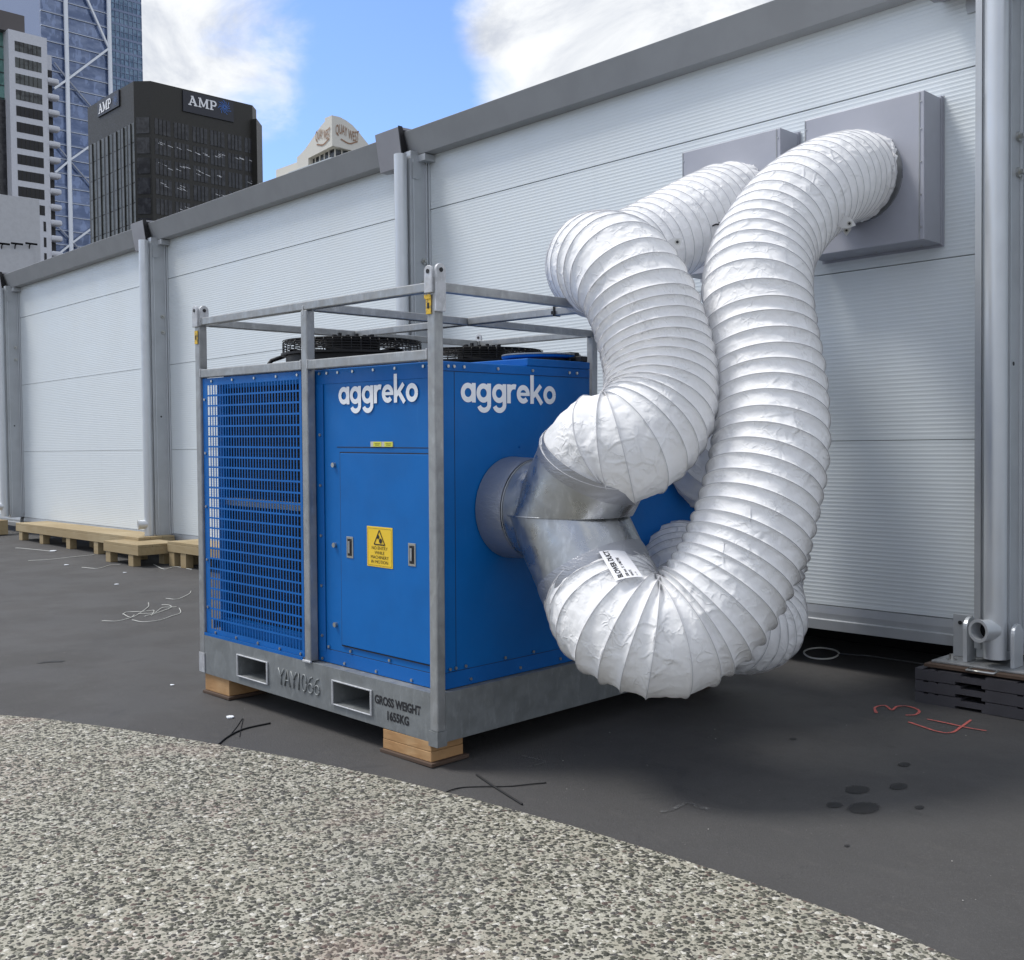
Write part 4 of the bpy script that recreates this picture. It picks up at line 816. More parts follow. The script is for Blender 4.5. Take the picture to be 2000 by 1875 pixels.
# =================================================================== METAL Y AND FABRIC DUCTS
def ypiece(v0, label, zc=1.0):
    t = thing('duct_splitter', label, 'duct splitter', mat=SM, group='metal duct splitters on the chiller')
    a = MB().cyl(V(FU-.002, v0, zc), V(-.30, v0, zc-.005), .224, 64); a.build('spigot', DUCTMETAL, t, smooth='auto')
    MB().tube([V(FU-.006, v0, zc), V(FU-.02, v0, zc), V(-.08, v0, zc), V(-.115, v0, zc)], [.236, .235, .232, .227], 64, False).build('tape_collar', TAPE, t, smooth=True)
    sx, sz = .535, .845; ends = []
    for sgn in (1, -1):
        d = Vector((sx, 0, sz*sgn)).normalized(); e = V(-.475, v0, zc-.033+.2525*sgn); s0 = e-d*.33
        # branch: trimmed at the meeting plane by starting inside the other branch
        bm_ = bmesh.new(); n_ = 64; u1 = Vector((0, 1, 0)); u2 = d.cross(u1)
        ringE = []; ringS = []
        for k in range(n_):
            c = u1*math.cos(2*PI*k/n_)*.25+u2*math.sin(2*PI*k/n_)*.25; q = e+c
            # run back along -d until the meeting plane z = zc-.012 or the spigot end
            L_ = (q.z-(zc-.015))/(d.z) if abs(d.z) > 1e-6 else .5
            L_ = max(.0, min(.62, L_)); ringE.append(bm_.verts.new(q)); p = q-d*L_
            if p.x < .125: p = p+d*((.125-p.x)/d.x) if q.x > .125 else q
            ringS.append(bm_.verts.new(p))
        for k in range(n_): bm_.faces.new((ringE[k], ringE[(k+1) % n_], ringS[(k+1) % n_], ringS[k]))
        m_ = MB(); m_.bm.free(); m_.bm = bm_; m_.build('branch', DUCTMETAL, t, smooth='auto')
        MB().tube([e-d*.055, e-d*.035, e-d*.010, e+d*.02], [.2515, .2545, .2555, .2535], 64, False).build('tape_wrap', TAPE, t, smooth=True)
        ends.append((SM @ e, (SM.to_3x3() @ d)))
    MB().tube([V(-.125, v0+.228*math.cos(t_), zc-.003+.228*math.sin(t_)) for t_ in [i*2*PI/40 for i in range(40)]], .0022, 6, closed=True).build('seam_bead', DUCTMETAL, t, smooth=True)
    MB().tube([(.30+.298*math.cos(f_), v0-.252*math.sin(f_), zc-.0165) for f_ in [(.02+.72*i/24)*PI for i in range(25)]], .0035, 6).build('seam_bead', DUCTMETAL, t, smooth=True)
    return t, ends
yA, endsA = ypiece(.50, 'shiny metal Y duct splitter on the right face, nearest the camera', 1.01)

def smooth_path(ctrl, step=.01):
    P = [Vector(p) for p in ctrl]; Q = []
    for i in range(len(P)-1):
        p0, p1, p2, p3 = [P[max(0, min(len(P)-1, j))] for j in (i-1, i, i+1, i+2)]
        n_ = max(4, int((p2-p1).length/step))
        for k in range(n_):
            t = k/n_; Q.append(.5*((2*p1)+(p2-p0)*t+(2*p0-5*p1+4*p2-p3)*t*t+(-p0+3*p1-3*p2+p3)*t**3))
    Q.append(P[-1])
    for _ in range(40): Q = [Q[0]]+[(Q[i-1]+Q[i]*2+Q[i+1])/4 for i in range(1, len(Q)-1)]+[Q[-1]]
    # resample evenly
    L = [0]
    for i in range(1, len(Q)): L.append(L[-1]+(Q[i]-Q[i-1]).length)
    n_ = int(L[-1]/step); R = []; j = 0
    for i in range(n_+1):
        s_ = L[-1]*i/n_
        while j < len(L)-2 and L[j+1] < s_: j += 1
        f = (s_-L[j])/max(1e-9, L[j+1]-L[j]); R.append(Q[j].lerp(Q[j+1], f))
    return R, L[-1]
def duct(name, label, ctrl, rad=.25, pitch=.074, seed=0, tabs=(), pv=None, hem=True):
    R, L = smooth_path(ctrl, .0042); n = len(R); NA = 128; hq = 9
    T = [(R[min(i+1, n-1)]-R[max(i-1, 0)]).normalized() for i in range(n)]
    # curvature vectors, smoothed
    K = [Vector((0, 0, 0))]*n; h = 9
    for i in range(h, n-h): K[i] = (T[i+h]-T[i-h])/((R[i+h]-R[i-h]).length+1e-9)
    for _ in range(10): K = [K[0]]+[(K[i-1]+K[i]*2+K[i+1])/4 for i in range(1, n-1)]+[K[-1]]
    ref = T[0].orthogonal().normalized(); bm_ = bmesh.new(); rings = []; org = R[0]; ds = L/(n-1)
    frames = []; PH = [0.0]; pv = pv or [(0, pitch), (1, pitch)]
    def pit(f):
        for (f0, p0), (f1, p1) in zip(pv, pv[1:]):
            if f <= f1: return p0+(p1-p0)*(f-f0)/(f1-f0)
        return pv[-1][1]
    for i in range(1, n): PH.append(PH[-1]+ds/pit(i/(n-1)))
    for i in range(n):
        ref = (ref-T[i]*ref.dot(T[i])).normalized(); b = T[i].cross(ref); frames.append((ref.copy(), b.copy()))
    wire_ph = []
    for i in range(n):
        ref, b = frames[i]; s_ = i*ds; ring = []
        edge = min(1, s_/.05, (L-s_)/.05)
        for k in range(NA):
            t = 2*PI*k/NA; nrm = ref*math.cos(t)+b*math.sin(t)
            ph = (PH[i] + k/NA + .18*noise.noise(Vector((s_*1.7, seed, 0)))) % 1.0
            comp = K[i].dot(nrm)*rad                    # >0 inside of a bend (squeezed), <0 outside (stretched)
            sag = (.009+.018*max(0, min(1.2, comp)))*(1+.5*noise.noise(R[i]*5+Vector((seed, 9, 2))))
            if comp < 0: sag = .010
            lf = noise.noise(R[i]*2.3+nrm*.9+Vector((seed*3.1, 0, 0)))
            tri = math.sin(PI*ph)**.75
            asym = (1-ph)**1.3*ph*3.2                   # the cloth folds down just behind each wire
            r_ = rad + .004 - sag*(.55*tri+.75*asym)*(1+.8*lf)
            dph = min(ph, 1-ph)
            if dph < .085: r_ += .0058*math.cos(dph/.085*PI/2)
            r_ += .006*lf*edge
            q = R[i]*11+nrm*2.6+Vector((seed, seed*.7, 0))
            cr = abs(noise.noise(q))+.5*abs(noise.noise(q*2.3)); r_ += (.010*cr-.0045)*(.2+.8*tri)
            # where bends are tighter than the radius keep the cloth from passing through itself
            if comp > .92: r_ *= .92/comp
            ring.append(bm_.verts.new(R[i]+nrm*r_-org))
        rings.append(ring)
    hel = []; st_ = pitch/60; s_ = .004
    while s_ < L-.004:
        fi = s_/ds; i = min(n-2, int(fi)); f = fi-i; ref, b = frames[i]; r2, b2 = frames[i+1]
        ph = PH[i]+(PH[i+1]-PH[i])*f + .18*noise.noise(Vector((s_*1.7, seed, 0))); t = -2*PI*ph
        nrm = (ref.lerp(r2, f)*math.cos(t)+b.lerp(b2, f)*math.sin(t)).normalized(); c_ = R[i].lerp(R[i+1], f)
        comp = K[i].dot(nrm)*rad; edge = min(1, s_/.05, (L-s_)/.05); lf = noise.noise(c_*2.3+nrm*.9+Vector((seed*3.1, 0, 0)))
        q = c_*11+nrm*2.6+Vector((seed, seed*.7, 0)); cr = abs(noise.noise(q))+.5*abs(noise.noise(q*2.3))
        r_ = rad+.004+.0058+.006*lf*edge+(.010*cr-.0045)*.2
        if comp > .92: r_ *= .92/comp
        hel.append(c_+nrm*(r_+.0002)-org); s_ += st_
    for i in range(n-1):
        A, B = rings[i], rings[i+1]
        for k in range(NA): bm_.faces.new((A[k], A[(k+1) % NA], B[(k+1) % NA], B[k]))
    t = thing(name, label, 'fabric duct', org, group='white flexible air ducts')
    me_ = bpy.data.meshes.new('duct_fabric'); bm_.to_mesh(me_); bm_.free(); me_.materials.append(M(FAB))
    for f in me_.polygons: f.use_smooth = True
    o_ = bpy.data.objects.new('duct_fabric', me_); C.objects.link(o_); o_.parent = t
    MB().tube(hel, .0019, 5).build('spiral_wire', WIREM, t, smooth=True)
    if hem:
        hb = bmesh.new(); HR = []
        for j_ in range(9):
            i = n-1-int((.075-.010*j_)/ds) if j_ < 7 else n-1-(8-j_)*2
            ref, b = frames[i]; rg_ = []
            for k in range(160):
                t_ = 2*PI*k/160; nr = ref*math.cos(t_)+b*math.sin(t_); fl = j_/8
                low = max(0, -nr.z)
                rr = rad+.006+fl*(.006+.050*low*low*(.55+.9*noise.noise(Vector((t_*5, seed, 3))))+.016*noise.noise(Vector((t_*9, seed, 7)))+.010*noise.noise(Vector((t_*23, seed, j_*.6))))
                rg_.append(hb.verts.new(R[i]+nr*rr+T[i]*(.012*fl*noise.noise(Vector((t_*7, seed, 1))))-org))
            HR.append(rg_)
        for A_, Bq in zip(HR, HR[1:]):
            for k in range(160): hb.faces.new((A_[k], A_[(k+1) % 160], Bq[(k+1) % 160], Bq[k]))
        mh = bpy.data.meshes.new('bunched_hem'); hb.to_mesh(mh); hb.free(); mh.materials.append(M(FAB)); oh = bpy.data.objects.new('bunched_hem', mh); C.objects.link(oh); oh.parent = t
        for f in mh.polygons: f.use_smooth = True
    # hanging tabs with eyelets along the duct
    for f, toward in tabs:
        i = min(n-2, int(f*(n-1))); nrm = (Vector(toward)-T[i]*Vector(toward).dot(T[i])).normalized(); p = R[i]+nrm*(rad-.004)-org; sd_ = (R[i]-EYE).normalized().cross(nrm).normalized()
        tb = MB().prism([p-sd_*.03, p+sd_*.03, p+nrm*.05+sd_*.026, p+nrm*.085, p+nrm*.05-sd_*.026], nrm.cross(sd_)*.003).build('hanging_tab', TAB, t)
        c = p+nrm*.052; ax = nrm.cross(sd_); MB().ring(c-ax*.003, c+ax*.006, .013, .007, 14).build('eyelet', STEEL, tb); MB().cyl(c-ax*.0015, c+ax*.0045, .0069, 12).build('eyelet_hole', INK, tb)
    return t, R, T, frames
eU, dU = endsA[0]; eL, dL = endsA[1]
pB = [eL-dL*.01, eL+dL*.06, at(1203, 1212, 4.44), at(1290, 1246, 4.36), at(1354, 1218, 4.38), at(1400, 1172, 4.40), at(1438, 1108, 4.44), at(1467, 1036, 4.49), at(1489, 955, 4.56), at(1505, 865, 4.65), at(1502, 760, 4.77), at(1486, 660, 4.88), at(1477, 575, 4.99), at(1492, 492, 5.20), at(1545, 412, 5.45), at(1608, 364, 5.76), Vector((c2p.x-.01, 5.68, c2p.z)), Vector((c2p.x, 5.785, c2p.z))]
dB, RB, TB_, FB = duct('air_duct', 'longest white duct, looping low from the splitter up to the right wall box', pB, .245, .077, 1.0, pv=[(0, .052), (.24, .060), (.36, .080), (.62, .080), (.80, .098), (1, .092)],
    tabs=((.27, (0, 0, -1)), (.955, (-.1, 0, -1)), (.76, (.9, .4, -.35))))
pA = [eU-dU*.01, eU+dU*.05, at(1232, 866, 4.58), at(1283, 806, 4.66), at(1290, 725, 4.76), at(1270, 640, 4.85), at(1244, 575, 4.92), at(1208, 528, 5.03), at(1168, 515, 5.28), at(1170, 524, 5.58), at(1220, 508, 5.82), at(1285, 472, 6.05), at(1345, 436, 6.33), at(1393, 410, 6.62), Vector((c1p.x-.01, 5.70, c1p.z)), Vector((c1p.x, 5.80, c1p.z))]
dA, RA, TA_, FA = duct('air_duct', 'white duct from the upper splitter branch, bending over the cage rail', pA, .245, .072, 2.0, pv=[(0, .048), (.22, .056), (.32, .072), (.62, .080), (.75, .105), (1, .10)],
    tabs=((.52, (.8, .5, .1)), (.33, (.9, .35, 0))))
pC = [at(1335, 1095, 5.98), at(1328, 1103, 5.78), at(1340, 1150, 5.58), at(1392, 1208, 5.55), at(1448, 1232, 5.60), at(1493, 1214, 5.74), at(1486, 1140, 5.92), at(1508, 1050, 6.0), at(1500, 960, 6.1), at(1492, 900, 6.3), at(1495, 870, 6.6)]
duct('air_duct', 'shaded white fabric duct curling near the ground behind the longest duct', pC, .215, .05, 3.0, hem=False, tabs=((.75, (.9, -.2, .2)),))
pD = [at(1372, 915, 6.15), at(1376, 908, 5.95), at(1408, 862, 5.85), at(1462, 790, 5.95), at(1475, 740, 6.25), at(1478, 730, 6.6)]
duct('air_duct', 'shaded white fabric duct glimpsed through the gap above the curling one', pD, .22, .07, 4.0, hem=False)
# straps and ties
MB().tube([at(1393, 441, 5.35), at(1400, 438, 5.33), at(1408, 437, 5.33)], .006, 8).build('x', BLACK) if False else None
def wire_tie(p, q, label):
    t = MB().tube([p, p.lerp(q, .5)+Vector((0, 0, .004)), q], .0045, 8); t.tube([q+Vector((.010*math.cos(a), 0, .010*math.sin(a))) for a in [i*2*PI/12 for i in range(12)]], .003, 6, closed=True)
    tag(t.build('tie_hook', BLACK, smooth=True), label, 'tie', 'black ties on the ducts')
def surf(R, F, px, py, rad=.257):
    """point of a duct's surface nearest the eye along the ray through a picture position"""
    d = ray(px, py).normalized(); best = None
    for i in range(0, len(R), 2):
        w_ = R[i]-EYE; tcl = w_.dot(d); off = (w_-d*tcl).length; tt = tcl-math.sqrt(max(0, rad*rad-off*off)) if off < rad else 99+off
        if best is None or tt < best[0]: best = (tt, i)
    t_, i0 = best; hit = EYE+d*t_
    i = min(range(len(R)), key=lambda k: (R[k]-hit).length); return hit, i
s1_, _ = surf(RA, FA, 1392, 441); s2_, _ = surf(RA, FA, 1405, 438)
wire_tie(s1_, s2_, 'black tie hook on the far leg of the upper duct')
s1_, _ = surf(RA, FA, 1398, 838); wire_tie(s1_, s1_+Vector((.0, -.01, .035)), 'black tie between the two big ducts')
# paper label stuck on the lower duct
lc, li = surf(RB, FB, 1212, 1102, .262)
Tn = TB_[li]; nrm = (lc-RB[li]); nrm = (nrm-Tn*nrm.dot(Tn)).normalized(); side = Tn.cross(nrm)
lab = thing('paper_label', 'white printed paper label stuck on the longest duct by the splitter', 'label', lc)
vdir = (lc-EYE).normalized(); a_dir = (at(1217, 1127, 4.4)-at(1187, 1080, 4.4)).normalized()   # text runs from lower right to upper left
ang0 = 0
def lpos(s, t, z):
    """s along text (up-left), t across; wraps around the duct"""
    e1 = -a_dir; e1 = (e1-vdir*(e1.dot(nrm)/vdir.dot(nrm))).normalized(); e2 = nrm.cross(e1)
    q = e1*s+e2*t; al = q.dot(Tn); ac = q.dot(side); th = ac/.262
    return lc-lc + Tn*al + nrm*(.266*(math.cos(th)-1)+z) + side*(.262*math.sin(th))
bm_ = bmesh.new(); G = [[bm_.verts.new(lpos(-.105+.21*i/16, -.058+.116*j/10, .004)) for j in range(11)] for i in range(17)]
for i in range(16):
    for j in range(10): bm_.faces.new((G[i][j], G[i+1][j], G[i+1][j+1], G[i][j+1]))
me = bpy.data.meshes.new('label_sheet'); bmesh.ops.recalc_face_normals(bm_, faces=bm_.faces); bm_.to_mesh(me); bm_.free(); me.materials.append(M(Mat('white_paper', (.82, .82, .85), .6))); o_ = bpy.data.objects.new('label_sheet', me); C.objects.link(o_); o_.parent = lab
for tx, sz_, tt, oo in (('BLOWER DUCT', .030, .022, .0010), ('508 mm  X  6 METRE', .017, -.004, .0003), ('WHITE', .015, -.024, .0003), ('No. 608', .009, -.040, 0)):
    text_part(tx, sz_, lambda s, t, z, tt=tt: lpos(s-.095, t+tt, .0052+z), lab, INK, off=oo, xs=.92)

# =================================================================== CITY BEYOND
def quadwin(face, x0, x1, z0, z1, d=.12):
    """thin upright slab on a building face. face = ('X', X) or ('Y', Y)"""
    m_ = MB()
    if face[0] == 'X': m_.box(face[1]-.05, face[1]+d, x0, x1, z0, z1)
    else: m_.box(x0, x1, face[1]-d, face[1]+.05, z0, z1)
    return m_
# --- dark office block with white and blue signs
d2 = ray(294, 158)*190; Xa = d2.x; Y1 = d2.y; ztop = d2.z+1.4
d1_ = ray(260.5, 158); c = (Xa*d1_.y-Y1*d1_.x)/(d1_.y-d1_.x); Yc = Y1-c
Xl = onY(171, 211, Yc).x; Yr = onX(511, 211, Xa).y; zg = -2
amp = thing('office_tower', 'dark bronze office block with white lettering near its roof', 'office building', ((Xa+Xl)/2, (Yc+Yr)/2, 0)); Ai = amp.matrix_world
AT = Matrix.Translation(-Vector(((Xa+Xl)/2, (Yc+Yr)/2, 0)))
def ap(mb, name, mat, par=None, **k): return mb.build(name, mat, par or amp, M4=AT, **k)
body = [(Xa, Y1, zg), (Xa-c, Yc, zg), (Xl, Yc, zg), (Xl, Yr, zg), (Xa-2, Yr, zg), (Xa, Yr-2, zg)]
ap(MB().prism(body, (0, 0, ztop-zg)), 'wall', DKB)
hb_ = (Yr-Y1)
ap(MB().box(Xl+4, Xa-4, Yc+4, Yr-4, ztop, ztop+.6), 'roof_plant', DKB)
ap(MB().prism([(Xa+1.4, Yr-2.0, zg), (Xa-2, Yr+1.2, zg), (Xa-5, Yr+1.2, zg), (Xa-2, Yr-3, zg)], (0, 0, ztop-zg-2.8)), 'corner_pier', DKB)
zs0 = onX(400, 263, Xa).z
fl = 3.55
def rz(y, px=295): return onX(px, y, Xa).z
zt1 = rz(229)
bays = [(858, 945), (965, 1045), (1068, 1148), (1165, 1243), (1262, 1337), (1355, 1431)]
for bi, (a, b) in enumerate(bays):
    ya = onX(a/2.84, 250, Xa).y; yb_ = onX(b/2.84, 250, Xa).y
    for fi in range(9):
        zb_ = zt1-fl*fi
        wn = ap(quadwin(('X', Xa), ya, yb_, zb_-fl*.78, zb_, .06), 'window', GL_DARK if (fi == 0) else (GL_GREY if (fi*7+bi*3) % 4 == 5 else GL_DARK))
        mm = MB()
        for q in (1, 2, 3):
            yy = ya+(yb_-ya)*q/4; mm.box(Xa+.06, Xa+.16, yy-.05, yy+.05, zb_-fl*.78, zb_)
        ap(mm, 'mullion', DKB, wn)
        if fi > 0 and random.random() < .72:
            lm = MB(); zl = zb_-.35-.3*random.random()
            for q in range(random.randint(2, 4)):
                yy = ya+(yb_-ya)*(.06+.8*random.random()); zl2 = zl-.9*random.random(); lm.bar((Xa+.09, yy, zl2), (Xa+.09, yy+.95, zl2-.22), .04, .07)
            ap(lm, 'ceiling_light', LAMPM, wn) if 'LAMPM' in globals() else ap(lm, 'ceiling_light', SIGNW, wn)
lb = [(498, 531), (540, 576), (586, 621), (632, 666), (674, 704), (713, 745)]
for a, b in lb:
    xa_ = onY(a/2.84, 260, Yc).x; xb_ = onY(b/2.84, 260, Yc).x
    ztl = onY(a/2.84, (700-(a-498)*.49)/2.84, Yc).z
    for fi in range(11):
        zb_ = zt1-.8-fl*fi
        ap(quadwin(('Y', Yc), xa_, xb_, zb_-fl*.96, zb_-.05, .05), 'window', GL_LOUV)
    ap(MB().box((xa_+xb_)/2-.12, (xa_+xb_)/2+.12, Yc-.25, Yc-.055, zg, zt1-.9), 'mullion', DKB)
for fi in range(9):
    zb_ = zt1-fl*fi; p0 = Vector((Xa-c, Yc, 0)); p1 = Vector((Xa, Y1, 0)); dd_ = p1-p0; nn = Vector((dd_.y, -dd_.x, 0)).normalized()*.05
    a = p0+dd_*.12+nn; b = p0+dd_*.88+nn
    ap(MB().prism([(a.x, a.y, zb_-fl*.8), (b.x, b.y, zb_-fl*.8), (b.x, b.y, zb_), (a.x, a.y, zb_)], nn*1.2), 'window', GL_DARK)
def slab_letter(ch, w_=1.0):
    S_ = .17; t_ = .11; L_ = []
    if ch == 'A': L_ = [([(.16, .05), (.50, 1)], S_*.75), ([(.46, 1), (.86, .05)], S_*1.25), ([(.25, .36), (.75, .36)], t_), ([(0, .055), (.36, .055)], t_), ([(.62, .055), (1.04, .055)], t_), ([(.30, .95), (.56, .95)], t_)]; adv = 1.10
    elif ch == 'M': L_ = [([(.18, 0), (.18, 1)], S_*.8), ([(1.0, 0), (1.0, 1)], S_*1.2), ([(.20, 1), (.60, .12)], S_*1.1), ([(.60, .12), (.98, 1)], S_*.7), ([(0, .055), (.36, .055)], t_), ([(.82, .055), (1.2, .055)], t_), ([(0, .945), (.25, .945)], t_), ([(.95, .945), (1.2, .945)], t_)]; adv = 1.27
    else: L_ = [([(.22, 0), (.22, 1)], S_*1.2), (arc(.50, .70, .235, -90, 90, 14), S_), ([(.2, .465), (.52, .465)], t_), ([(0, .055), (.44, .055)], t_), ([(0, .945), (.52, .945)], t_)]; adv = .85
    return L_, adv
def slab_word(word, P, sc, parent, mat, T4):
    bm_ = bmesh.new(); x = 0; k = 0
    for ch in word:
        L_, adv = slab_letter(ch)
        for pts_, wd_ in L_:
            k += 1; strip(bm_, [((a+x)*sc, b*sc) for a, b in pts_], wd_*sc, .004*k, P)
        x += adv
    me_ = bpy.data.meshes.new('lettering'); bm_.to_mesh(me_); bm_.free(); me_.transform(T4); me_.materials.append(M(mat)); o_ = bpy.data.objects.new('lettering', me_); C.objects.link(o_); o_.parent = parent; return x*sc
def rays_mark(P, sc, parent, mat, T4):
    bm_ = bmesh.new()
    for i in range(15):
        a0 = i*24+6; r0, r1 = .07, (.50 if i % 2 else .40); pts_ = []
        for j in range(6):
            f = j/5; aa = math.radians(a0+22*f*f); rr = r0+(r1-r0)*f; pts_.append((rr*math.cos(aa)*sc, rr*math.sin(aa)*sc))
        strip(bm_, pts_, .028*sc, .003*i, P)
    me_ = bpy.data.meshes.new('ray_emblem'); bm_.to_mesh(me_); bm_.free(); me_.transform(T4); me_.materials.append(M(mat)); o_ = bpy.data.objects.new('ray_emblem', me_); C.objects.link(o_); o_.parent = parent
sya = onX(1012/2.84, 200, Xa).y; syb = onX(1292/2.84, 215, Xa).y; szt = onX(1015/2.84, 508/2.84, Xa).z; szb = onX(1015/2.84, 608/2.84, Xa).z
panel_ = ap(quadwin(('X', Xa), sya, syb, szb-.3, szt+.2, .25), 'sign_panel', SIGNBG)
hh = (onX(1042/2.84, 530/2.84, Xa).z-onX(1042/2.84, 583/2.84, Xa).z); y0_ = onX(1040/2.84, 200, Xa).y; z0_ = onX(1042/2.84, 583/2.84, Xa).z
yend = onX(1197/2.84, 210, Xa).y
Pr = lambda s, t, z: Vector((Xa+.30+z, y0_+s*((yend-y0_)/(3.2*hh)), z0_+t)); slab_word('AMP', Pr, hh, panel_, SIGNW, AT)
yc_ = onX(1241/2.84, 210, Xa).y; zc_ = onX(1241/2.84, 597/2.84, Xa).z; rays_mark(lambda s, t, z: Vector((Xa+.30+z, yc_+s*1.05, zc_+t)), hh*1.55, panel_, SIGNB, AT)
xa_ = onY(548/2.84, 215, Yc).x; xb_ = onY(665/2.84, 190, Yc).x; zA = onY(548/2.84, 565/2.84, Yc).z; zB = onY(548/2.84, 653/2.84, Yc).z
panel2 = ap(quadwin(('Y', Yc), xa_, xb_, zB, zA, .25), 'sign_panel', SIGNBG)
xs_ = onY(555/2.84, 210, Yc).x; xe_ = onY(625/2.84, 200, Yc).x; zl_ = onY(555/2.84, 636/2.84, Yc).z
slab_word('AMP', lambda s, t, z: Vector((xs_+s*((xe_-xs_)/(3.2*hh)), Yc-.30-z, zl_+t)), hh, panel2, SIGNW, AT)
xc_ = onY(648/2.84, 195, Yc).x; rays_mark(lambda s, t, z: Vector((xc_+s*1.0, Yc-.30-z, zl_+hh*.55+t)), hh*1.4, panel2, Mat('dim_blue_rays', (.08, .14, .3), .4), AT)

# --- tall glass tower with white bracing
dT = ray(81, 60)*300; Xt = dT.x; Ya = dT.y; Yb = onX(216, 60, Xt).y; Yc2 = onX(277, 60, Xt-6).y; zT = onX(150, -170, Xt).z
tw = thing('glass_tower', 'tall glass tower with white diagonal bracing', 'office tower', (Xt-20, (Ya+Yb)/2, 0)); TT = Matrix.Translation(-Vector((Xt-20, (Ya+Yb)/2, 0)))
def tp(mb, name, mat, par=None, **k): return mb.build(name, mat, par or tw, M4=TT, **k)
tp(MB().box(Xt-40, Xt-1.2, Ya+.5, Yb, -2, zT), 'core', SPAN); tp(MB().box(Xt-40, Xt-6.3, Yb+.01, Yc2, -2, zT), 'core', SPAN)
z_ = 20; fh = 4.05; i = 0
while z_ < zT:
    tp(MB().box(Xt-1.2, Xt-.4, Ya, Yb-.3, z_+.55, z_+fh-.01), 'glass_band', GL_TOWER); tp(MB().box(Xt-1.2, Xt-.1, Ya, Yb-.3, z_+.12, z_+.54), 'spandrel', SPAN); tp(MB().box(Xt-1.0, Xt, Ya, Yb-.3, z_, z_+.11), 'floor_line', STRUT)
    g_ = tp(MB().box(Xt-7, Xt-6.1, Yb+.02, Yc2, z_+.7, z_+fh-.01), 'glass_band', GL_BLUE); tp(MB().box(Xt-7, Xt-6.0, Yb+.02, Yc2, z_, z_+.69), 'spandrel', SPAN)
    mm = MB(); nn_ = 9
    for q in range(nn_+1):
        yy = Yb+.1+(Yc2-Yb-.2)*q/nn_; mm.box(Xt-6.1, Xt-5.9, yy-.09, yy+.09, z_+.7, z_+fh)
    mm.box(Xt-6.1, Xt-5.95, Yb+.1, Yc2, z_+2.2, z_+2.32); tp(mm, 'mullion', SPAN, g_)
    z_ += fh; i += 1
def tpt(x, y): p = onX(x, y, Xt+.6); return p
for x0_, x1_ in ((128, 142), (212, 215)):
    pa = tpt(x0_, 0); pb = tpt(x1_, 490); yy = (pa.y+pb.y)/2
    tp(MB().cyl((Xt+.6, pa.y, 0), (Xt+.6, pa.y, zT), .6 if x0_ < 200 else .6, 14), 'mast', STRUT, smooth='auto')
for (a, b, wd_, mt) in (((106, 173), (132, 155), 1.1, STRUT), ((132, 155), (212, 95), 1.1, STRUT), ((212, 93), (160, -25), 1.0, STRUT), ((108, 337), (136, 313), 1.0, STRUT), ((136, 313), (214, 258), 1.0, STRUT), ((112, 498), (143, 473), 1.0, STRUT), ((143, 473), (214, 420), 1.0, STRUT),
        ((132, 155), (214, 250), .7, STRUT_SHADED), ((106, 122), (132, 155), .7, STRUT_SHADED), ((136, 313), (215, 405), .7, STRUT_SHADED), ((100, 270), (136, 313), .7, STRUT_SHADED), ((143, 473), (108, 437), .7, STRUT_SHADED), ((143, 473), (170, 505), .7, STRUT_SHADED)):
    tp(MB().bar(tpt(*a), tpt(*b), wd_*.52, wd_*.52), 'brace', mt)
# --- pale office block in front of the tower
dP = ray(106, 120)*150; Xp = dP.x; Yp1 = dP.y
Xq = Xp
pw = thing('office_block', 'pale concrete office block with rows of dark windows', 'office building', (Xp-10, dP.y, 0)); PT = Matrix.Translation(-Vector((Xp-10, dP.y, 0)))
def pp_(mb, name, mat, par=None, **k): return mb.build(name, mat, par or pw, M4=PT, **k)
ypA = onX(17, 100, Xp).y; ypB = onX(106, 110, Xp).y
ztP = onX(20, 57, Xp).z
pp_(MB().box(Xp-22, Xp-.01, ypA, onX(92, 100, Xp).y, -2, ztP), 'wall', PALE)
pp_(MB().box(Xp-24, Xp-2.0, ypA-12, ypA-.01, -2, onX(10, 47, Xp).z), 'wall', GL_GREEN); 
gm = MB()
for k in range(14): gm.box(Xp-2.0, Xp-1.9, ypA-12, ypA-.02, ztP-2-k*1.75, ztP-1.92-k*1.75)
for k in range(5): gm.box(Xp-2.0, Xp-1.88, ypA-.9-1.3*k, ypA-.82-1.3*k, 8, ztP-.3)
pp_(gm, 'mullion', DKB)
pp_(MB().box(Xp-1.99, Xp-1.7, ypA-12, ypA-.02, -2, onX(10, 187, Xp).z), 'dark_glass_bay', GL_DARK)
pp_(MB().box(Xp-20, Xp-.8, ypA-10, onX(52, 40, Xp).y, ztP+.0, onX(15, 27, Xp).z+.6), 'roof_plant', Mat('dark_roof_louvre', (.10, .09, .09), .6))
yS = onX(92, 100, Xp).y
fh = (onX(30, 368, Xp).z-onX(30, 108, Xp).z)/-8.28
fz = onX(30, 82, Xp).z
step_z = onX(103, 103, Xp).z
pp_(MB().box(Xp-20, Xp-1.2, yS+.0, onX(107, 110, Xp).y, -2, step_z), 'stair_bay', PALE)
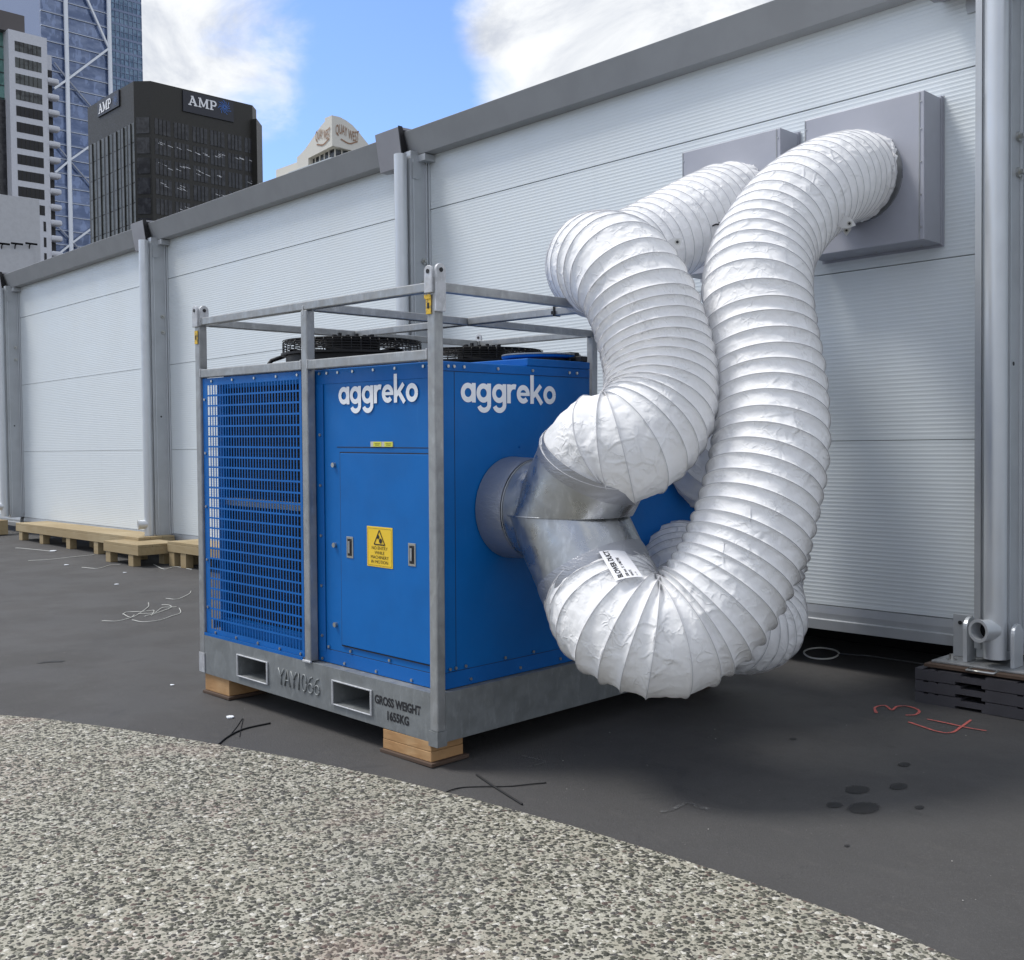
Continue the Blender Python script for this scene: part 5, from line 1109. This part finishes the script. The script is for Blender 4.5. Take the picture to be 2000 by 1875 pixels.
for k in range(18):
    zt_k = fz-fh*k+.15
    if zt_k < 3: break
    w0, w1 = onX(29, 100, Xp).y, onX(81, 130, Xp).y
    if k > 10: w0, w1 = onX(84, 400, Xp).y, onX(89, 400, Xp).y
    wn = pp_(MB().box(Xp-.3, Xp-.0, w0, w1, zt_k-fh*.62, zt_k).box(Xp+.0, Xp+.02, w0, w1, zt_k-fh*.62, zt_k), 'window', GL_GREY if k < 4 else INK)
    mm = MB()
    for q in range(1, 6): mm.box(Xp+.021, Xp+.06, w0+(w1-w0)*q/6-.04, w0+(w1-w0)*q/6+.04, zt_k-fh*.62, zt_k)
    if k <= 10: pp_(mm, 'mullion', DKB, wn)
    yy0 = onX(93, 130, Xp).y; yy1 = onX(107.5, 130, Xp).y
    if k > 0: pp_(MB().box(Xp-1.25, Xp-.9, yy0+.1, yy1-.1, zt_k-fh*.60-.4, zt_k-.4), 'stair_window', INK)
    if k > 0: pp_(MB().box(Xp-1.2, Xp+.25, yy0-.1, yy1+.5, zt_k-fh*1.0-.3, zt_k-fh*.66-.3), 'balcony_slab', PALE, bevel=.25)
# --- low pale building at the far left
Xs = ray(40, 450).x*95; ysE = onX(77, 400, Xs).y
lo = thing('low_building', 'low plain pale building at the left edge behind the hall', 'building', (Xs-5, ysE-5, 0)); LT = Matrix.Translation(-Vector((Xs-5, ysE-5, 0)))
MB().box(Xs-14, Xs, ysE-16, ysE, -2, onX(40, 385, Xs).z).build('wall', PALE3, lo, M4=LT)
MB().box(Xs-.1, Xs+.3, ysE-16, onX(63, 500, Xs).y, -2, onX(30, 492, Xs).z).build('ledge', PALE3, lo, M4=LT)
for x in (3, 29, 57):
    p = onX(x, 479, Xs); MB().tube([(Xs-.05, p.y, p.z-.35), (Xs+.1, p.y, p.z), (Xs+.6, p.y+.05, p.z+.08)], .05, 8).tube([(Xs+.55, p.y-.5, p.z+.05), (Xs+.55, p.y+.5, p.z+.05)], .09, 8).build('floodlight', DARK, lo, M4=LT)
# --- cream building with curved gable
dQ = ray(648, 225)*260; Xw, Yw, zq = dQ.x, dQ.y, dQ.z+1.4
qw = thing('hotel_tower', 'cream hotel tower with curved pointed gables and raised lettering', 'hotel', (Xw-6, Yw+6, 0)); QT = Matrix.Translation(-Vector((Xw-6, Yw+6, 0)))
def qp(mb, name, mat, par=None, **k): return mb.build(name, mat, par or qw, M4=QT, **k)
right = [(648, 225), (662, 228), (676, 235), (688, 244), (700, 257), (710, 270), (719, 281), (726, 292)]
left = [(648, 225), (637, 234), (626, 247), (617, 260), (607, 275), (596, 291), (586, 302), (580, 307)]
RP = [onX(x, y, Xw) for x, y in right]; LP_ = [onY(x, y, Yw) for x, y in left]
zlow = onX(648, 285, Xw).z
Rf = [Vector((Xw, p.y, p.z)) for p in RP]+[Vector((Xw, RP[-1].y, zlow)), Vector((Xw, Yw, zlow))]
qp(MB().prism(Rf, (-3, 0, 0)), 'gable_wall', PALE2)
Lf = [Vector((p.x, Yw, p.z)) for p in LP_]+[Vector((LP_[-1].x, Yw, onY(580, 325, Yw).z)), Vector((Xw, Yw, onY(580, 325, Yw).z))]
Lf2 = [Vector((p.x, Yw, p.z)) for p in LP_[1:]]+[Vector((LP_[-1].x, Yw, onY(578, 330, Yw).z)), Vector((onY(602, 318, Yw).x, Yw, onY(602, 330, Yw).z)), Vector((onY(602, 309, Yw).x, Yw, onY(602, 309, Yw).z)), Vector((Xw, Yw, zlow))]
qp(MB().prism([Vector((Xw-.002, Yw-.01, zq))]+[p+Vector((0, -.01, 0)) for p in Lf2], (0, 3, 0)), 'gable_wall', PALE2)
zb0 = onX(648, 295, Xw).z
qp(MB().box(Xw-30, Xw-2.6, Yw+2.6, RP[-1].y, -2, zlow+.5), 'wall', PALE2)
gw = qp(MB().box(Xw-16, Xw-1.4, Yw+1.4, RP[-1].y-1, zlow-4.2, zlow-.02), 'penthouse_window', GL_GREY)
mm = MB()
for k in range(8): mm.box(Xw-1.4, Xw-1.2, Yw+1.5+2*k, Yw+1.8+2*k, zlow-4.2, zlow); mm.box(Xw-3.5-2*k, Xw-3.2-2*k, Yw+1.2, Yw+1.4, zlow-4.2, zlow)
qp(mm, 'mullion', PALE2, gw)
qp(MB().box(Xw-18, Xw+1.2, Yw-1.2, RP[-1].y, zlow-5.0, zlow-4.3), 'balcony_slab', PALE2)
qp(MB().box(Xw+1.0, Xw+1.15, Yw-1.2, RP[-1].y, zlow-4.2, zlow-3.1).box(Xw-18, Xw+.99, Yw-1.15, Yw-1.0, zlow-4.2, zlow-3.1), 'balcony_rail', Mat('balcony_glass', (.45, .5, .52), .2))
qp(MB().box(Xw-32, Xw+2, Yw-3, RP[-1].y+4, zlow-12, zlow-8.0), 'roof_overhang', PALE2)
for k in range(10): pass
yq0 = onX(655, 258, Xw).y; yq1 = onX(698, 270, Xw).y; zq0 = onX(655, 263, Xw).z; wq = yq1-yq0
text_part('QUAY WEST', 1.0, lambda s, t, z: Vector((Xw+.15+z, yq0+s*wq/5.35, zq0+t*3.3+.5*math.sin(s*1.1))), qw, BRONZE, off=.01).data.transform(QT)
xq0 = onY(617, 275, Yw).x; xq1 = onY(644, 270, Yw).x; zq2 = onY(617, 277, Yw).z
text_part('QUAY WEST', 1.0, lambda s, t, z: Vector((xq0+s*(xq1-xq0)/5.35, Yw-.16-z, zq2+t*3.3+.4*math.sin(s*1.1))), qw, BRONZE, off=.01).data.transform(QT)
bq = bmesh.new(); strip(bq, [(yq0+1.5+(wq-1.5)*i/20, zq0-1.0-.55*math.sin((i/20-.15)*5.2)*(.5+.5*i/20)) for i in range(21)], .35, 0, lambda s, t, z: Vector((Xw+.12, s, t)))
strip(bq, [(xq0+.5+(xq1-xq0-.5)*i/20, zq2-1.0-.55*math.sin((i/20-.15)*5.2)*(.5+.5*i/20)) for i in range(21)], .35, 0, lambda s, t, z: Vector((s, Yw-.13, t)))
me = bpy.data.meshes.new('wave_emblem'); bq.to_mesh(me); bq.free(); me.transform(QT); me.materials.append(M(BRONZE)); o_ = bpy.data.objects.new('wave_emblem', me); C.objects.link(o_); o_.parent = qw
